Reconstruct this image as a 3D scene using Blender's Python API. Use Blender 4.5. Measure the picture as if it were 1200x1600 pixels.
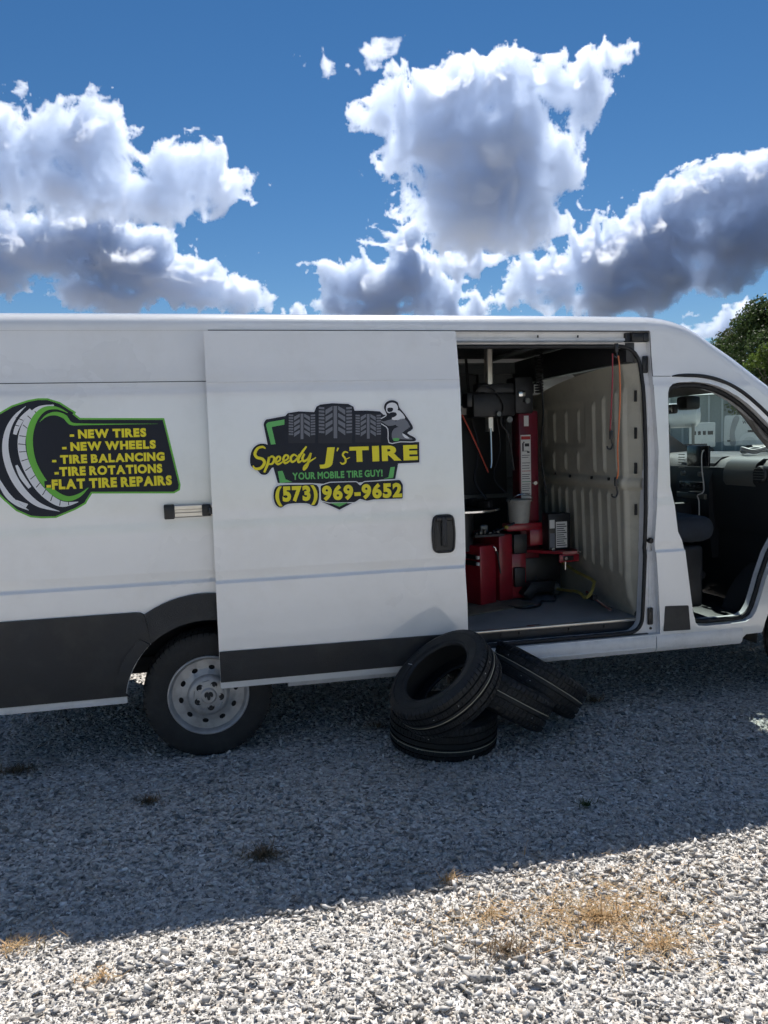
import bpy, bmesh, math, random
import numpy as np
from mathutils import Vector, Matrix
from mathutils.geometry import delaunay_2d_cdt

for _o in list(bpy.data.objects): bpy.data.objects.remove(_o)
SC = bpy.context.scene
COL = SC.collection
R = math.radians
random.seed(7)

# ---------------------------------------------------------------- camera
# world axes: X = towards the van's nose, Y = away from the viewer, Z = up; origin under the rear wheel
CAM = Vector((0.0236, -4.4364, 1.7170))
YAW, PITCH, ROLL, FPX = 0.22135, 0.08537, -0.02947, 1251.86      # FPX for a 1200 px wide picture
_fw = Vector((math.sin(YAW)*math.cos(PITCH), math.cos(YAW)*math.cos(PITCH), -math.sin(PITCH)))
_rt = Vector((math.cos(YAW), -math.sin(YAW), 0))
_up = _rt.cross(_fw)
_r2 = _rt*math.cos(ROLL) + _up*math.sin(ROLL)
_u2 = -_rt*math.sin(ROLL) + _up*math.cos(ROLL)
cam_data = bpy.data.cameras.new('camera')
cam = bpy.data.objects.new('camera', cam_data); COL.objects.link(cam)
cam.matrix_world = Matrix(((_r2.x, _u2.x, -_fw.x, CAM.x), (_r2.y, _u2.y, -_fw.y, CAM.y), (_r2.z, _u2.z, -_fw.z, CAM.z), (0, 0, 0, 1)))
cam_data.sensor_fit = 'HORIZONTAL'; cam_data.sensor_width = 36
cam_data.lens = 36*FPX/1200
cam_data.clip_start = 0.05; cam_data.clip_end = 6000
SC.camera = cam
SC.render.resolution_x, SC.render.resolution_y = 768, 1024

def ray(x, y):
    return (_fw + _r2*((x-600)/FPX) - _u2*((y-800)/FPX)).normalized()
def atY(x, y, Y):
    d = ray(x, y); return CAM + d*((Y-CAM.y)/d.y)
def atZ(x, y, Z):
    d = ray(x, y); return CAM + d*((Z-CAM.z)/d.z)
def atX(x, y, X):
    d = ray(x, y); return CAM + d*((X-CAM.x)/d.x)

# ---------------------------------------------------------------- view, sun
SC.view_settings.view_transform = 'Standard'
SC.view_settings.look = 'None'
SC.view_settings.exposure = 0.80
SC.view_settings.gamma = 1.0
SC.view_settings.use_curve_mapping = False
SC.render.engine = 'CYCLES'
SC.cycles.use_denoising = True
SC.cycles.use_adaptive_sampling = True; SC.cycles.adaptive_threshold = 0.03; SC.cycles.adaptive_min_samples = 20
SC.cycles.max_bounces = 8
SC.cycles.diffuse_bounces = 4
SC.cycles.transparent_max_bounces = 12
SC.cycles.caustics_reflective = False
SC.cycles.caustics_refractive = False
SC.cycles.sample_clamp_indirect = 6.0

SUN_DIR = Vector((0.205, 0.548, 0.811)).normalized()             # towards the sun
SUN_EL = math.asin(SUN_DIR.z); SUN_AZ = math.atan2(SUN_DIR.x, SUN_DIR.y)
sun_data = bpy.data.lights.new('sun', 'SUN')
sun_data.energy = 3.95; sun_data.angle = R(0.53); sun_data.color = (1.0, 0.955, 0.89)
sun = bpy.data.objects.new('sun', sun_data); COL.objects.link(sun)
sun.rotation_euler = SUN_DIR.to_track_quat('Z', 'Y').to_euler()
sun.location = (4, 11, 16)

# ---------------------------------------------------------------- sky
def nd(nt, t, **kw):
    n = nt.nodes.new(t)
    for k, v in kw.items(): setattr(n, k, v)
    return n
world = bpy.data.worlds.new('World'); SC.world = world
world.use_nodes = True
NT = world.node_tree; NT.nodes.clear()
sky = nd(NT, 'ShaderNodeTexSky', sky_type='NISHITA')
sky.sun_disc = False; sky.sun_elevation = SUN_EL; sky.sun_rotation = SUN_AZ
sky.altitude = 1200; sky.air_density = 1.0; sky.dust_density = 0.0; sky.ozone_density = 2.5
hs = nd(NT, 'ShaderNodeHueSaturation'); NT.links.new(sky.outputs[0], hs.inputs['Color'])
hs.inputs['Saturation'].default_value = 1.26; hs.inputs['Value'].default_value = 0.92
bg = nd(NT, 'ShaderNodeBackground'); NT.links.new(hs.outputs[0], bg.inputs[0]); bg.inputs[1].default_value = 0.05
wo = nd(NT, 'ShaderNodeOutputWorld'); NT.links.new(bg.outputs[0], wo.inputs[0])

# ---------------------------------------------------------------- cumulus clouds: closed bodies of scattering vapour, 1.2 to 3 km away
_rng = np.random.default_rng(11)
_perm = _rng.random((512, 512)).astype(np.float32)
def vnoise(x, y):
    xi = np.floor(x).astype(np.int64); yi = np.floor(y).astype(np.int64)
    fx = (x-xi); fy = (y-yi)
    fx = fx*fx*fx*(fx*(fx*6-15)+10); fy = fy*fy*fy*(fy*(fy*6-15)+10)
    g = lambda a, b: _perm[(a) & 511, (b) & 511]
    return (g(xi, yi)*(1-fx)+g(xi+1, yi)*fx)*(1-fy)+(g(xi, yi+1)*(1-fx)+g(xi+1, yi+1)*fx)*fy
def fbm(x, y, octs=6, gain=0.5, billow=False):
    s = np.zeros_like(x); a = 1.0; n = 0.0
    for o in range(octs):
        v = vnoise(x*2**o+17.3*o, y*2**o+5.1*o)
        if billow: v = 1-np.abs(2*v-1)*1.0
        s += a*v; n += a; a *= gain
    return s/n
def smin(a, b, k):
    h = np.clip(0.5+0.5*(b-a)/k, 0, 1)
    return b*(1-h)+a*h-k*h*(1-h)
DEG = math.pi/180
M_CLOUD = bpy.data.materials.new('cloud_vapour'); M_CLOUD.use_nodes = True
_nt = M_CLOUD.node_tree; _nt.nodes.clear()
_vs = nd(_nt, 'ShaderNodeVolumeScatter'); _vs.inputs['Color'].default_value = (1, 1, 1, 1)
_vs.inputs['Density'].default_value = 0.038; _vs.inputs['Anisotropy'].default_value = 0.48
_va = nd(_nt, 'ShaderNodeVolumeAbsorption'); _va.inputs['Color'].default_value = (0.0, 0.40, 1.0, 1); _va.inputs['Density'].default_value = 0.0058  # tints the cores blue, standing in for haze light in front of them
_ad = nd(_nt, 'ShaderNodeAddShader'); _nt.links.new(_vs.outputs[0], _ad.inputs[0]); _nt.links.new(_va.outputs[0], _ad.inputs[1])
_mo = nd(_nt, 'ShaderNodeOutputMaterial'); _nt.links.new(_ad.outputs[0], _mo.inputs['Volume'])

def cloud_mesh(lobes, dist, step, seed, thick, name='cloud'):
    L = []
    for (x, y, rx, ry) in lobes:
        d = ray(x, y); a = math.atan2(d.x, d.y); e = math.asin(d.z)
        d2 = ray(x+rx, y); d3 = ray(x, y-ry)
        L.append((a, e, abs(math.atan2(d2.x, d2.y)-a), abs(math.asin(d3.z)-e)))
    pad = 3*DEG
    a0 = min(l[0]-l[2] for l in L)-pad; a1 = max(l[0]+l[2] for l in L)+pad
    e0 = min(l[1]-l[3] for l in L)-pad; e1 = max(l[1]+l[3] for l in L)+pad
    na = int((a1-a0)/step); ne = int((e1-e0)/step)
    A, E_ = np.meshgrid(np.linspace(a0, a1, na), np.linspace(e0, e1, ne), indexing='ij')
    A = A.astype(np.float64)
    ox, oy = seed*31.7, seed*12.9
    wx = (fbm(A*18+ox, E_*18+oy, 4, 0.45)-0.5)*0.034; wy = (fbm(A*18+ox+50, E_*18+oy+80, 4, 0.45)-0.5)*0.028
    Aw, Ew = A+wx, E_+wy
    S = np.full_like(A, 0.5)
    for (a, e, ra, re) in L:
        s = math.sqrt(ra*re)
        D = (np.sqrt(((Aw-a)/ra)**2+((Ew-e)/re)**2)-1)*s
        S = smin(S, D, 0.012)
    big = fbm(A*30+ox, E_*30+oy, 7, 0.52)-0.5
    bil = fbm(Aw*38+ox+9, Ew*38+oy+3, 7, 0.56, True)-0.55
    q = -S + 0.040*big + 0.044*bil + 0.002
    inside = q > 0
    # half thickness in radians, lens-like at the rim
    t = np.where(inside, np.sqrt(np.clip(q, 0, None)*(np.clip(q, 0, None)+0.0008))*thick*1.15, 0.0)
    f1 = fbm(A*30+ox+4, E_*30+oy+7, 5, 0.42, True); f2 = fbm(A*22+ox+44, E_*22+oy+37, 4, 0.42, True)
    tf = t*(0.72+0.5*f1); tb = t*(0.75+0.5*f2)
    cell = inside[:-1, :-1] | inside[1:, :-1] | inside[:-1, 1:] | inside[1:, 1:]
    use = np.zeros_like(inside)
    use[:-1, :-1] |= cell; use[1:, :-1] |= cell; use[:-1, 1:] |= cell; use[1:, 1:] |= cell
    dirx, diry, dirz = np.sin(A)*np.cos(E_), np.cos(A)*np.cos(E_), np.sin(E_)
    rim = ~inside
    idf = np.full(A.shape, -1); idf[use] = np.arange(use.sum()); nf = int(use.sum())
    ub = use & inside
    idb = idf.copy(); idb[ub] = nf+np.arange(int(ub.sum()))
    rf = dist*(1-tf); rb = dist*(1+tb)
    vf = np.stack([dirx[use]*rf[use], diry[use]*rf[use], dirz[use]*rf[use]], 1)
    vb = np.stack([dirx[ub]*rb[ub], diry[ub]*rb[ub], dirz[ub]*rb[ub]], 1)
    V = np.concatenate([vf, vb]).astype(np.float32) + np.array([CAM.x, CAM.y, CAM.z], np.float32)
    ci, cj = np.nonzero(cell)
    def quads(I, flip):
        q4 = np.stack([I[ci, cj], I[ci+1, cj], I[ci+1, cj+1], I[ci, cj+1]], 1)
        return q4[:, ::-1] if flip else q4
    F = np.concatenate([quads(idf, False), quads(idb, True)]).astype(np.int32)
    return name, V, F
def np_mesh(name, V, F):
    me = bpy.data.meshes.new(name)
    me.vertices.add(len(V)); me.vertices.foreach_set('co', np.ascontiguousarray(V, dtype=np.float32).ravel())
    k = F.shape[1]
    me.loops.add(F.size); me.loops.foreach_set('vertex_index', np.ascontiguousarray(F, dtype=np.int32).ravel())
    me.polygons.add(len(F)); me.polygons.foreach_set('loop_start', np.arange(0, F.size, k, dtype=np.int32))
    me.update(calc_edges=True); me.validate()
    return me
CLOUD_SETS = [
 ([(0,215,62,80),(-30,290,100,55),(70,240,55,60),(150,225,80,62),(200,295,90,48),(105,300,105,45),(265,265,52,48),(318,262,30,42),(345,295,52,28),(392,292,22,14)], 1500, 1.0),
 ([(25,395,110,55),(110,352,62,38),(190,395,95,62),(245,440,105,42),(290,468,55,22),(370,448,28,28),(160,470,120,25),(-40,430,90,40),(20,440,50,30)], 2300, 1.0),
 ([(545,102,26,9),(586,77,15,8)], 1250, 0.6),
 ([(585,178,42,18),(645,150,62,38),(705,135,85,48),(795,132,95,46),(880,132,46,36),(920,132,36,44),(945,84,30,24),(700,220,95,70),(775,230,108,85),(755,305,105,65),(690,325,50,55),(835,320,45,50),(765,355,115,40),(872,240,32,46),(610,252,32,18),(645,285,30,36),(735,375,85,24)], 1300, 1.3),
 ([(622,368,42,22),(605,435,95,36),(640,408,62,32),(690,472,55,20),(515,476,42,13),(600,480,110,18)], 2600, 0.9),
 ([(800,470,52,26),(745,405,42,16),(865,430,65,46),(895,392,24,24),(955,410,100,56),(1025,368,98,52),(1100,312,98,46),(1165,300,70,48),(1135,378,115,46),(1060,440,105,32),(960,470,105,24),(1195,345,60,60),(1290,330,90,70)], 2100, 1.0),
 ([(1115,512,42,14),(1160,492,24,11)], 2900, 0.8),
]
FILL_CLOUDS = {0: ((94, 1), (198, -2), (299, 2), (160, 16), (271, 13), (164, 31), (82, 41), (261, 45)), 1: ((149, 2), (243, 1), (111, 13), (221, 14), (104, 30), (236, 30), (176, 41), (148, 58)), 3: ((58, 1), (132, -1), (161, -2), (229, 3), (266, 2), (89, 18), (126, 18), (201, 16), (234, 18), (75, 27), (126, 30), (211, 30), (255, 30), (147, 41), (206, 45), (93, 61), (200, 60)), 5: ((79, 3), (110, 1), (175, 0), (211, -1), (284, -2), (77, 18), (143, 13), (180, 17), (250, 16), (289, 14), (143, 29), (190, 29), (278, 29), (113, 46), (235, 42), (286, 42), (251, 57))}
for _i, (_l, _d, _t) in enumerate(CLOUD_SETS):
    _n, _V, _F = cloud_mesh(_l, _d, 0.075*DEG, _i+1, _t)
    _me = np_mesh('cloud', _V, _F); _me.materials.append(M_CLOUD)
    _o = bpy.data.objects.new('cloud', _me); COL.objects.link(_o); _o['kind'] = 'structure'
    for (_az, _lift) in FILL_CLOUDS.get(_i, ()):            # unseen copies of the cloud cover, added all round for fill light
        _c = bpy.data.objects.new('cloud', _me); COL.objects.link(_c); _c['kind'] = 'structure'
        _c.matrix_world = Matrix.Translation(CAM) @ Matrix.Rotation(R(_az), 4, 'Z') @ Matrix.Rotation(R(_lift), 4, Vector((math.cos(YAW), -math.sin(YAW), 0))) @ Matrix.Translation(-CAM)
SC.cycles.volume_bounces = 5; SC.cycles.max_bounces = 10

# ---------------------------------------------------------------- materials
def mat(name, col, rough=0.5, metal=0.0, coat=0.0, var=0.0, vscale=6.0, bump=0.0, bscale=60.0, spec=0.5, coat_rough=0.05, dirt=None, dirt_amt=0.0, dscale=3.0):
    m = bpy.data.materials.new(name); m.use_nodes = True
    nt = m.node_tree; b = nt.nodes['Principled BSDF']
    b.inputs['Base Color'].default_value = (*col, 1); b.inputs['Roughness'].default_value = rough
    b.inputs['Metallic'].default_value = metal; b.inputs['Coat Weight'].default_value = coat
    b.inputs['Coat Roughness'].default_value = coat_rough
    if coat > 0.95: b.inputs['Coat IOR'].default_value = 1.75
    b.inputs['Specular IOR Level'].default_value = spec
    if var or bump or dirt:
        tc = nd(nt, 'ShaderNodeTexCoord')
        last = None
        if var:
            n = nd(nt, 'ShaderNodeTexNoise'); nt.links.new(tc.outputs['Object'], n.inputs['Vector'])
            n.inputs['Scale'].default_value = vscale; n.inputs['Detail'].default_value = 5
            r = nd(nt, 'ShaderNodeMapRange'); nt.links.new(n.outputs[0], r.inputs[0])
            r.inputs[1].default_value = 0.3; r.inputs[2].default_value = 0.7; r.inputs[3].default_value = 1-var; r.inputs[4].default_value = 1+var
            s = nd(nt, 'ShaderNodeVectorMath', operation='SCALE'); s.inputs[0].default_value = col; nt.links.new(r.outputs[0], s.inputs['Scale'])
            nt.links.new(s.outputs[0], b.inputs['Base Color']); last = s.outputs[0]
            rr = nd(nt, 'ShaderNodeMapRange'); nt.links.new(n.outputs[0], rr.inputs[0])
            rr.inputs[1].default_value = 0.3; rr.inputs[2].default_value = 0.7; rr.inputs[3].default_value = max(0.02, rough-var*0.4); rr.inputs[4].default_value = min(1, rough+var*0.4)
            nt.links.new(rr.outputs[0], b.inputs['Roughness'])
        if dirt:
            n = nd(nt, 'ShaderNodeTexNoise'); nt.links.new(tc.outputs['Object'], n.inputs['Vector'])
            n.inputs['Scale'].default_value = dscale; n.inputs['Detail'].default_value = 8; n.inputs['Roughness'].default_value = 0.7
            r = nd(nt, 'ShaderNodeMapRange'); nt.links.new(n.outputs[0], r.inputs[0])
            r.inputs[1].default_value = 0.48; r.inputs[2].default_value = 0.75; r.inputs[3].default_value = 0; r.inputs[4].default_value = dirt_amt
            mx = nd(nt, 'ShaderNodeMix', data_type='RGBA'); nt.links.new(r.outputs[0], mx.inputs[0])
            if last: nt.links.new(last, mx.inputs[6])
            else: mx.inputs[6].default_value = (*col, 1)
            mx.inputs[7].default_value = (*dirt, 1); nt.links.new(mx.outputs[2], b.inputs['Base Color'])
        if bump:
            n = nd(nt, 'ShaderNodeTexNoise'); nt.links.new(tc.outputs['Object'], n.inputs['Vector'])
            n.inputs['Scale'].default_value = bscale; n.inputs['Detail'].default_value = 4
            bp = nd(nt, 'ShaderNodeBump'); nt.links.new(n.outputs[0], bp.inputs['Height']); bp.inputs['Strength'].default_value = bump; bp.inputs['Distance'].default_value = 0.01
            nt.links.new(bp.outputs[0], b.inputs['Normal'])
    return m
def glass_mat(name, tint, refl=0.08):
    m = bpy.data.materials.new(name); m.use_nodes = True
    nt = m.node_tree; nt.nodes.clear()
    t = nd(nt, 'ShaderNodeBsdfTransparent'); t.inputs[0].default_value = (*tint, 1)
    g = nd(nt, 'ShaderNodeBsdfGlossy'); g.inputs['Roughness'].default_value = 0.03
    f = nd(nt, 'ShaderNodeFresnel'); f.inputs[0].default_value = 1.45
    mx = nd(nt, 'ShaderNodeMixShader'); nt.links.new(f.outputs[0], mx.inputs[0]); nt.links.new(t.outputs[0], mx.inputs[1]); nt.links.new(g.outputs[0], mx.inputs[2])
    o = nd(nt, 'ShaderNodeOutputMaterial'); nt.links.new(mx.outputs[0], o.inputs[0])
    return m
MT = {}
MT['white'] = mat('van_white_paint', (0.86, 0.86, 0.85), 0.28, coat=1.0, coat_rough=0.03, bump=0.035, bscale=3.2, var=0.03, vscale=1.3, dirt=(0.55, 0.52, 0.46), dirt_amt=0.22, dscale=2.2)
MT['jamb'] = mat('white_jamb_paint', (0.74, 0.74, 0.75), 0.4, coat=0.4, dirt=(0.25, 0.23, 0.2), dirt_amt=0.35, dscale=7)
MT['clad'] = mat('black_textured_plastic', (0.024, 0.025, 0.028), 0.55, var=0.25, vscale=4, bump=0.25, bscale=220, dirt=(0.10, 0.095, 0.085), dirt_amt=0.35, dscale=3)
MT['black'] = mat('black_plastic', (0.014, 0.014, 0.016), 0.42, var=0.2, vscale=9)
MT['seal'] = mat('black_rubber_seal', (0.010, 0.010, 0.012), 0.6)
MT['rubber'] = mat('tyre_rubber', (0.009, 0.010, 0.012), 0.6, var=0.2, vscale=14, bump=0.15, bscale=300)
MT['rubber_used'] = mat('worn_tyre_rubber', (0.020, 0.020, 0.021), 0.72, var=0.3, vscale=8, bump=0.15, bscale=200, dirt=(0.07, 0.065, 0.06), dirt_amt=0.4, dscale=9)
MT['steel'] = mat('grey_steel_wheel_paint', (0.43, 0.43, 0.435), 0.42, metal=0.4, var=0.12, vscale=12, dirt=(0.16, 0.13, 0.10), dirt_amt=0.5, dscale=10)
MT['chrome'] = mat('bright_metal', (0.75, 0.75, 0.74), 0.18, metal=1.0)
MT['alu'] = mat('aluminium', (0.62, 0.58, 0.52), 0.32, metal=0.9, var=0.1, vscale=15)
MT['darkmetal'] = mat('dark_metal', (0.035, 0.036, 0.04), 0.45, metal=0.5, var=0.25, vscale=10)
MT['under'] = mat('underbody_metal', (0.03, 0.03, 0.032), 0.8, var=0.3, vscale=5)
MT['beige'] = mat('beige_primer_metal', (0.50, 0.47, 0.385), 0.42, var=0.08, vscale=3, dirt=(0.16, 0.14, 0.11), dirt_amt=0.45, dscale=4)
MT['liner'] = mat('grey_inner_metal', (0.15, 0.165, 0.17), 0.5, var=0.1, vscale=3, dirt=(0.12, 0.11, 0.1), dirt_amt=0.4)
MT['mat'] = mat('grey_floor_mat', (0.27, 0.265, 0.26), 0.8, var=0.18, vscale=5, bump=0.2, bscale=150, dirt=(0.20, 0.185, 0.165), dirt_amt=0.55, dscale=5)
MT['red'] = mat('red_machine_paint', (0.33, 0.014, 0.026), 0.36, coat=0.4, var=0.12, vscale=8, dirt=(0.10, 0.02, 0.02), dirt_amt=0.5, dscale=9)
MT['navy'] = mat('decal_navy_print', (0.008, 0.011, 0.022), 0.5, spec=0.35)
MT['dwhite'] = mat('decal_white_print', (0.72, 0.73, 0.76), 0.5, spec=0.35)
MT['dyellow'] = mat('decal_yellow_print', (0.80, 0.70, 0.035), 0.5, spec=0.35)
MT['dgreen'] = mat('decal_green_print', (0.15, 0.47, 0.06), 0.5, spec=0.35)
MT['dgreen2'] = mat('decal_mid_green_print', (0.13, 0.45, 0.13), 0.5, spec=0.35)
MT['dgrey'] = mat('decal_grey_print', (0.17, 0.18, 0.21), 0.5, spec=0.35)
MT['dgrey2'] = mat('decal_dark_grey_print', (0.022, 0.025, 0.036), 0.5, spec=0.35)
MT['glass'] = glass_mat('tinted_windscreen_glass', (0.62, 0.74, 0.72))
MT['headliner'] = mat('grey_headliner_cloth', (0.20, 0.19, 0.18), 0.9, var=0.1)
MT['dash'] = mat('black_dashboard_plastic', (0.020, 0.021, 0.024), 0.45, var=0.15, vscale=9, bump=0.1, bscale=300)
MT['silver'] = mat('satin_silver_plastic', (0.15, 0.155, 0.15), 0.35, metal=0.3)
MT['screen'] = mat('dark_touch_screen', (0.012, 0.013, 0.02), 0.22, coat=0.2)
MT['redd'] = mat('dark_crimson_column_paint', (0.15, 0.008, 0.020), 0.4, var=0.2, vscale=7, dirt=(0.04, 0.012, 0.012), dirt_amt=0.6, dscale=8)
MT['seat'] = mat('dark_blue_grey_seat_cloth', (0.030, 0.037, 0.050), 0.9, var=0.2, vscale=30, bump=0.2, bscale=300)
MT['paper'] = mat('white_printed_paper', (0.72, 0.71, 0.68), 0.7, var=0.05)
MT['ink'] = mat('black_ink', (0.03, 0.03, 0.035), 0.6)
MT['redink'] = mat('red_ink', (0.45, 0.03, 0.03), 0.6)
MT['greenink'] = mat('green_ink', (0.04, 0.25, 0.12), 0.6)
MT['bucket'] = mat('dirty_white_bucket_plastic', (0.36, 0.35, 0.32), 0.5, var=0.1, dirt=(0.14, 0.12, 0.1), dirt_amt=0.6, dscale=12)
MT['wood'] = mat('weathered_plywood', (0.20, 0.165, 0.12), 0.8, var=0.25, vscale=14)
MT['yellow'] = mat('yellow_webbing', (0.30, 0.24, 0.05), 0.85, var=0.2, vscale=20)
MT['bungee_o'] = mat('orange_elastic_cord', (0.58, 0.17, 0.065), 0.7, var=0.1, vscale=60)
MT['bungee_r'] = mat('dark_red_elastic_cord', (0.30, 0.04, 0.055), 0.7, var=0.1, vscale=60)
MT['cable'] = mat('white_cable', (0.65, 0.65, 0.64), 0.5)
MT['lamp'] = mat('amber_clear_lens', (0.5, 0.5, 0.5), 0.1, coat=1)

# ---------------------------------------------------------------- mesh helpers
def add(name, me, m, parent=None, smooth=False, loc=None, rot=None):
    o = bpy.data.objects.new(name, me); COL.objects.link(o)
    if m is not None and not me.materials: me.materials.append(MT[m] if isinstance(m, str) else m)
    if smooth is True: me.polygons.foreach_set('use_smooth', np.ones(len(me.polygons), dtype=bool))
    elif smooth: me.shade_smooth_by_angle(R(smooth)) if hasattr(me, 'shade_smooth_by_angle') else sba(me, R(smooth))
    if loc is not None: o.location = loc
    if rot is not None: o.rotation_euler = rot
    if parent is not None: o.parent = parent
    return o
def sba(me, ang):
    bm = bmesh.new(); bm.from_mesh(me)
    for f in bm.faces: f.smooth = True
    for e in bm.edges:
        if len(e.link_faces) == 2 and e.calc_face_angle(0) > ang: e.smooth = False
    bm.to_mesh(me); bm.free()
def empty(name, loc=(0, 0, 0), rot=None, parent=None, **props):
    o = bpy.data.objects.new(name, None); COL.objects.link(o); o.location = loc; o.empty_display_size = 0.05
    if rot is not None: o.rotation_euler = rot
    if parent is not None: o.parent = parent
    for k, v in props.items(): o[k] = v
    return o
def tag(o, label, cat, group=None):
    o['label'] = label; o['category'] = cat
    if group: o['group'] = group
    return o
def pymesh(name, v, f):
    me = bpy.data.meshes.new(name); me.from_pydata([tuple(p) for p in v], [], f); me.update(); return me
def bmmesh(name, bm):
    me = bpy.data.meshes.new(name); bmesh.ops.recalc_face_normals(bm, faces=bm.faces); bm.to_mesh(me); bm.free(); return me
def box(name, lo, hi, m, parent=None, bevel=0.0, seg=2, smooth=None, rotz=0, piv=None, rot=None):
    bm = bmesh.new(); bmesh.ops.create_cube(bm, size=1)
    s = [hi[i]-lo[i] for i in range(3)]; c = [(hi[i]+lo[i])/2 for i in range(3)]
    for v in bm.verts: v.co = Vector([v.co[i]*s[i] for i in range(3)])
    if bevel: bmesh.ops.bevel(bm, geom=list(bm.edges), offset=bevel, segments=seg, affect='EDGES', profile=0.5)
    M = Matrix.Translation(c)
    if rot: M = M @ rot.to_4x4()
    elif rotz: 
        pv = Vector(piv) if piv else Vector(c)
        M = Matrix.Translation(pv) @ Matrix.Rotation(rotz, 4, 'Z') @ Matrix.Translation(-pv) @ M
    bmesh.ops.transform(bm, matrix=M, verts=bm.verts)
    return add(name, bmmesh(name, bm), m, parent, smooth=(35 if bevel else None) if smooth is None else smooth)
def tube_mesh(name, pts, r, seg=10, cap=True, closed=False):
    pts = [Vector(p) for p in pts]; n = len(pts); V = []; F = []
    rs = r if hasattr(r, '__len__') else [r]*n
    up = None
    for i, p in enumerate(pts):
        if closed: t = pts[(i+1) % n]-pts[i-1]
        else: t = (pts[min(i+1, n-1)]-pts[max(i-1, 0)])
        t.normalize()
        if up is None: up = t.orthogonal().normalized()
        up = (up - t*up.dot(t)); up = up.normalized() if up.length > 1e-6 else t.orthogonal().normalized()
        b = t.cross(up)
        for k in range(seg):
            a = 2*math.pi*k/seg; V.append(p+(up*math.cos(a)+b*math.sin(a))*rs[i])
    m_ = n if closed else n-1
    for i in range(m_):
        j = (i+1) % n
        for k in range(seg):
            k2 = (k+1) % seg; F.append((i*seg+k, i*seg+k2, j*seg+k2, j*seg+k))
    if cap and not closed:
        F.append(tuple(reversed(range(seg)))); F.append(tuple(range((n-1)*seg, n*seg)))
    return pymesh(name, V, F)
def tube(name, pts, r, m, parent=None, seg=10, closed=False):
    return add(name, tube_mesh(name, pts, r, seg, closed=closed), m, parent, smooth=50)
def lathe_mesh(name, prof, seg=48, axis='Z', closed=True):
    """prof: (radius, height) pairs; axis the turning axis"""
    V = []; F = []; n = len(prof)
    for i in range(seg):
        a = 2*math.pi*i/seg; c, s = math.cos(a), math.sin(a)
        for (r, h) in prof:
            p = (r*c, r*s, h)
            if axis == 'Y': p = (r*c, h, r*s)
            if axis == 'X': p = (h, r*c, r*s)
            V.append(p)
    for i in range(seg):
        j = (i+1) % seg
        for k in range(n-1):
            F.append((i*n+k, j*n+k, j*n+k+1, i*n+k+1))
    bm = bmesh.new(); vs = [bm.verts.new(p) for p in V]
    for f in F:
        try: bm.faces.new([vs[q] for q in f])
        except ValueError: pass
    bmesh.ops.remove_doubles(bm, verts=bm.verts, dist=1e-6)
    return bmmesh(name, bm)
def lathe(name, prof, m, parent=None, seg=48, axis='Z', loc=None, rot=None, smooth=30):
    return add(name, lathe_mesh(name, prof, seg, axis), m, parent, smooth=smooth, loc=loc, rot=rot)
def pip(x, y, poly):
    ins = False; j = len(poly)-1
    for i in range(len(poly)):
        xi, yi = poly[i]; xj, yj = poly[j]
        if (yi > y) != (yj > y) and x < (xj-xi)*(y-yi)/(yj-yi)+xi: ins = not ins
        j = i
    return ins
def cdt(outline, holes=(), rows=(), cols=None):
    """triangulate a 2-D outline with holes; rows = constraint lines at constant second coordinate"""
    vs = []; ed = []
    def loop(pl):
        b = len(vs); vs.extend([Vector(p[:2]) for p in pl]); n = len(pl)
        ed.extend([(b+i, b+(i+1) % n) for i in range(n)])
    loop(outline)
    for h in holes: loop(h)
    if rows:
        x0 = min(p[0] for p in outline)-0.05; x1 = max(p[0] for p in outline)+0.05
        for z in rows:
            b = len(vs); n = int((x1-x0)/(cols or 0.15))+1
            vs.extend([Vector((x0+(x1-x0)*i/n, z)) for i in range(n+1)])
            ed.extend([(b+i, b+i+1) for i in range(n)])
    V, E, F, _, _, _ = delaunay_2d_cdt(vs, ed, [], 0, 1e-6)
    out = []
    for f in F:
        cx = sum(V[i].x for i in f)/3; cy = sum(V[i].y for i in f)/3
        if pip(cx, cy, outline) and not any(pip(cx, cy, h) for h in holes): out.append(f)
    used = sorted({i for f in out for i in f}); mp = {u: k for k, u in enumerate(used)}
    return [V[i] for i in used], [tuple(mp[i] for i in f) for f in out]
def rounded(pts, r, n=5):
    """round the corners of a polygon; r may be one radius or one per corner"""
    out = []; m = len(pts)
    for i in range(m):
        p0, p1, p2 = Vector(pts[i-1]), Vector(pts[i]), Vector(pts[(i+1) % m])
        rr = r[i] if hasattr(r, '__len__') else r
        if rr <= 0: out.append(tuple(p1)); continue
        a = (p0-p1); b = (p2-p1); la, lb = a.length, b.length
        d = min(rr, la*0.48, lb*0.48); a.normalize(); b.normalize()
        q0 = p1+a*d; q2 = p1+b*d
        for k in range(n+1):
            t = k/n; out.append(tuple(q0*(1-t)**2+p1*2*t*(1-t)+q2*t*t))
    return out
def prism_mesh(name, poly, d0, d1, fn):
    """poly in 2-D extruded between d0 and d1; fn(u, v, d) -> world point"""
    vs, fs = cdt(poly)
    n = len(vs); V = [fn(p.x, p.y, d0) for p in vs]+[fn(p.x, p.y, d1) for p in vs]
    F = [tuple(f) for f in fs]+[tuple(n+i for i in reversed(f)) for f in fs]
    b = len(V); k = len(poly); V += [fn(p[0], p[1], d0) for p in poly]+[fn(p[0], p[1], d1) for p in poly]
    F += [(b+i, b+(i+1) % k, b+k+(i+1) % k, b+k+i) for i in range(k)]
    bm = bmesh.new(); bv = [bm.verts.new(p) for p in V]
    for f in F:
        try: bm.faces.new([bv[i] for i in f])
        except ValueError: pass
    bmesh.ops.remove_doubles(bm, verts=bm.verts, dist=1e-6)
    return bmmesh(name, bm)
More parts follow.
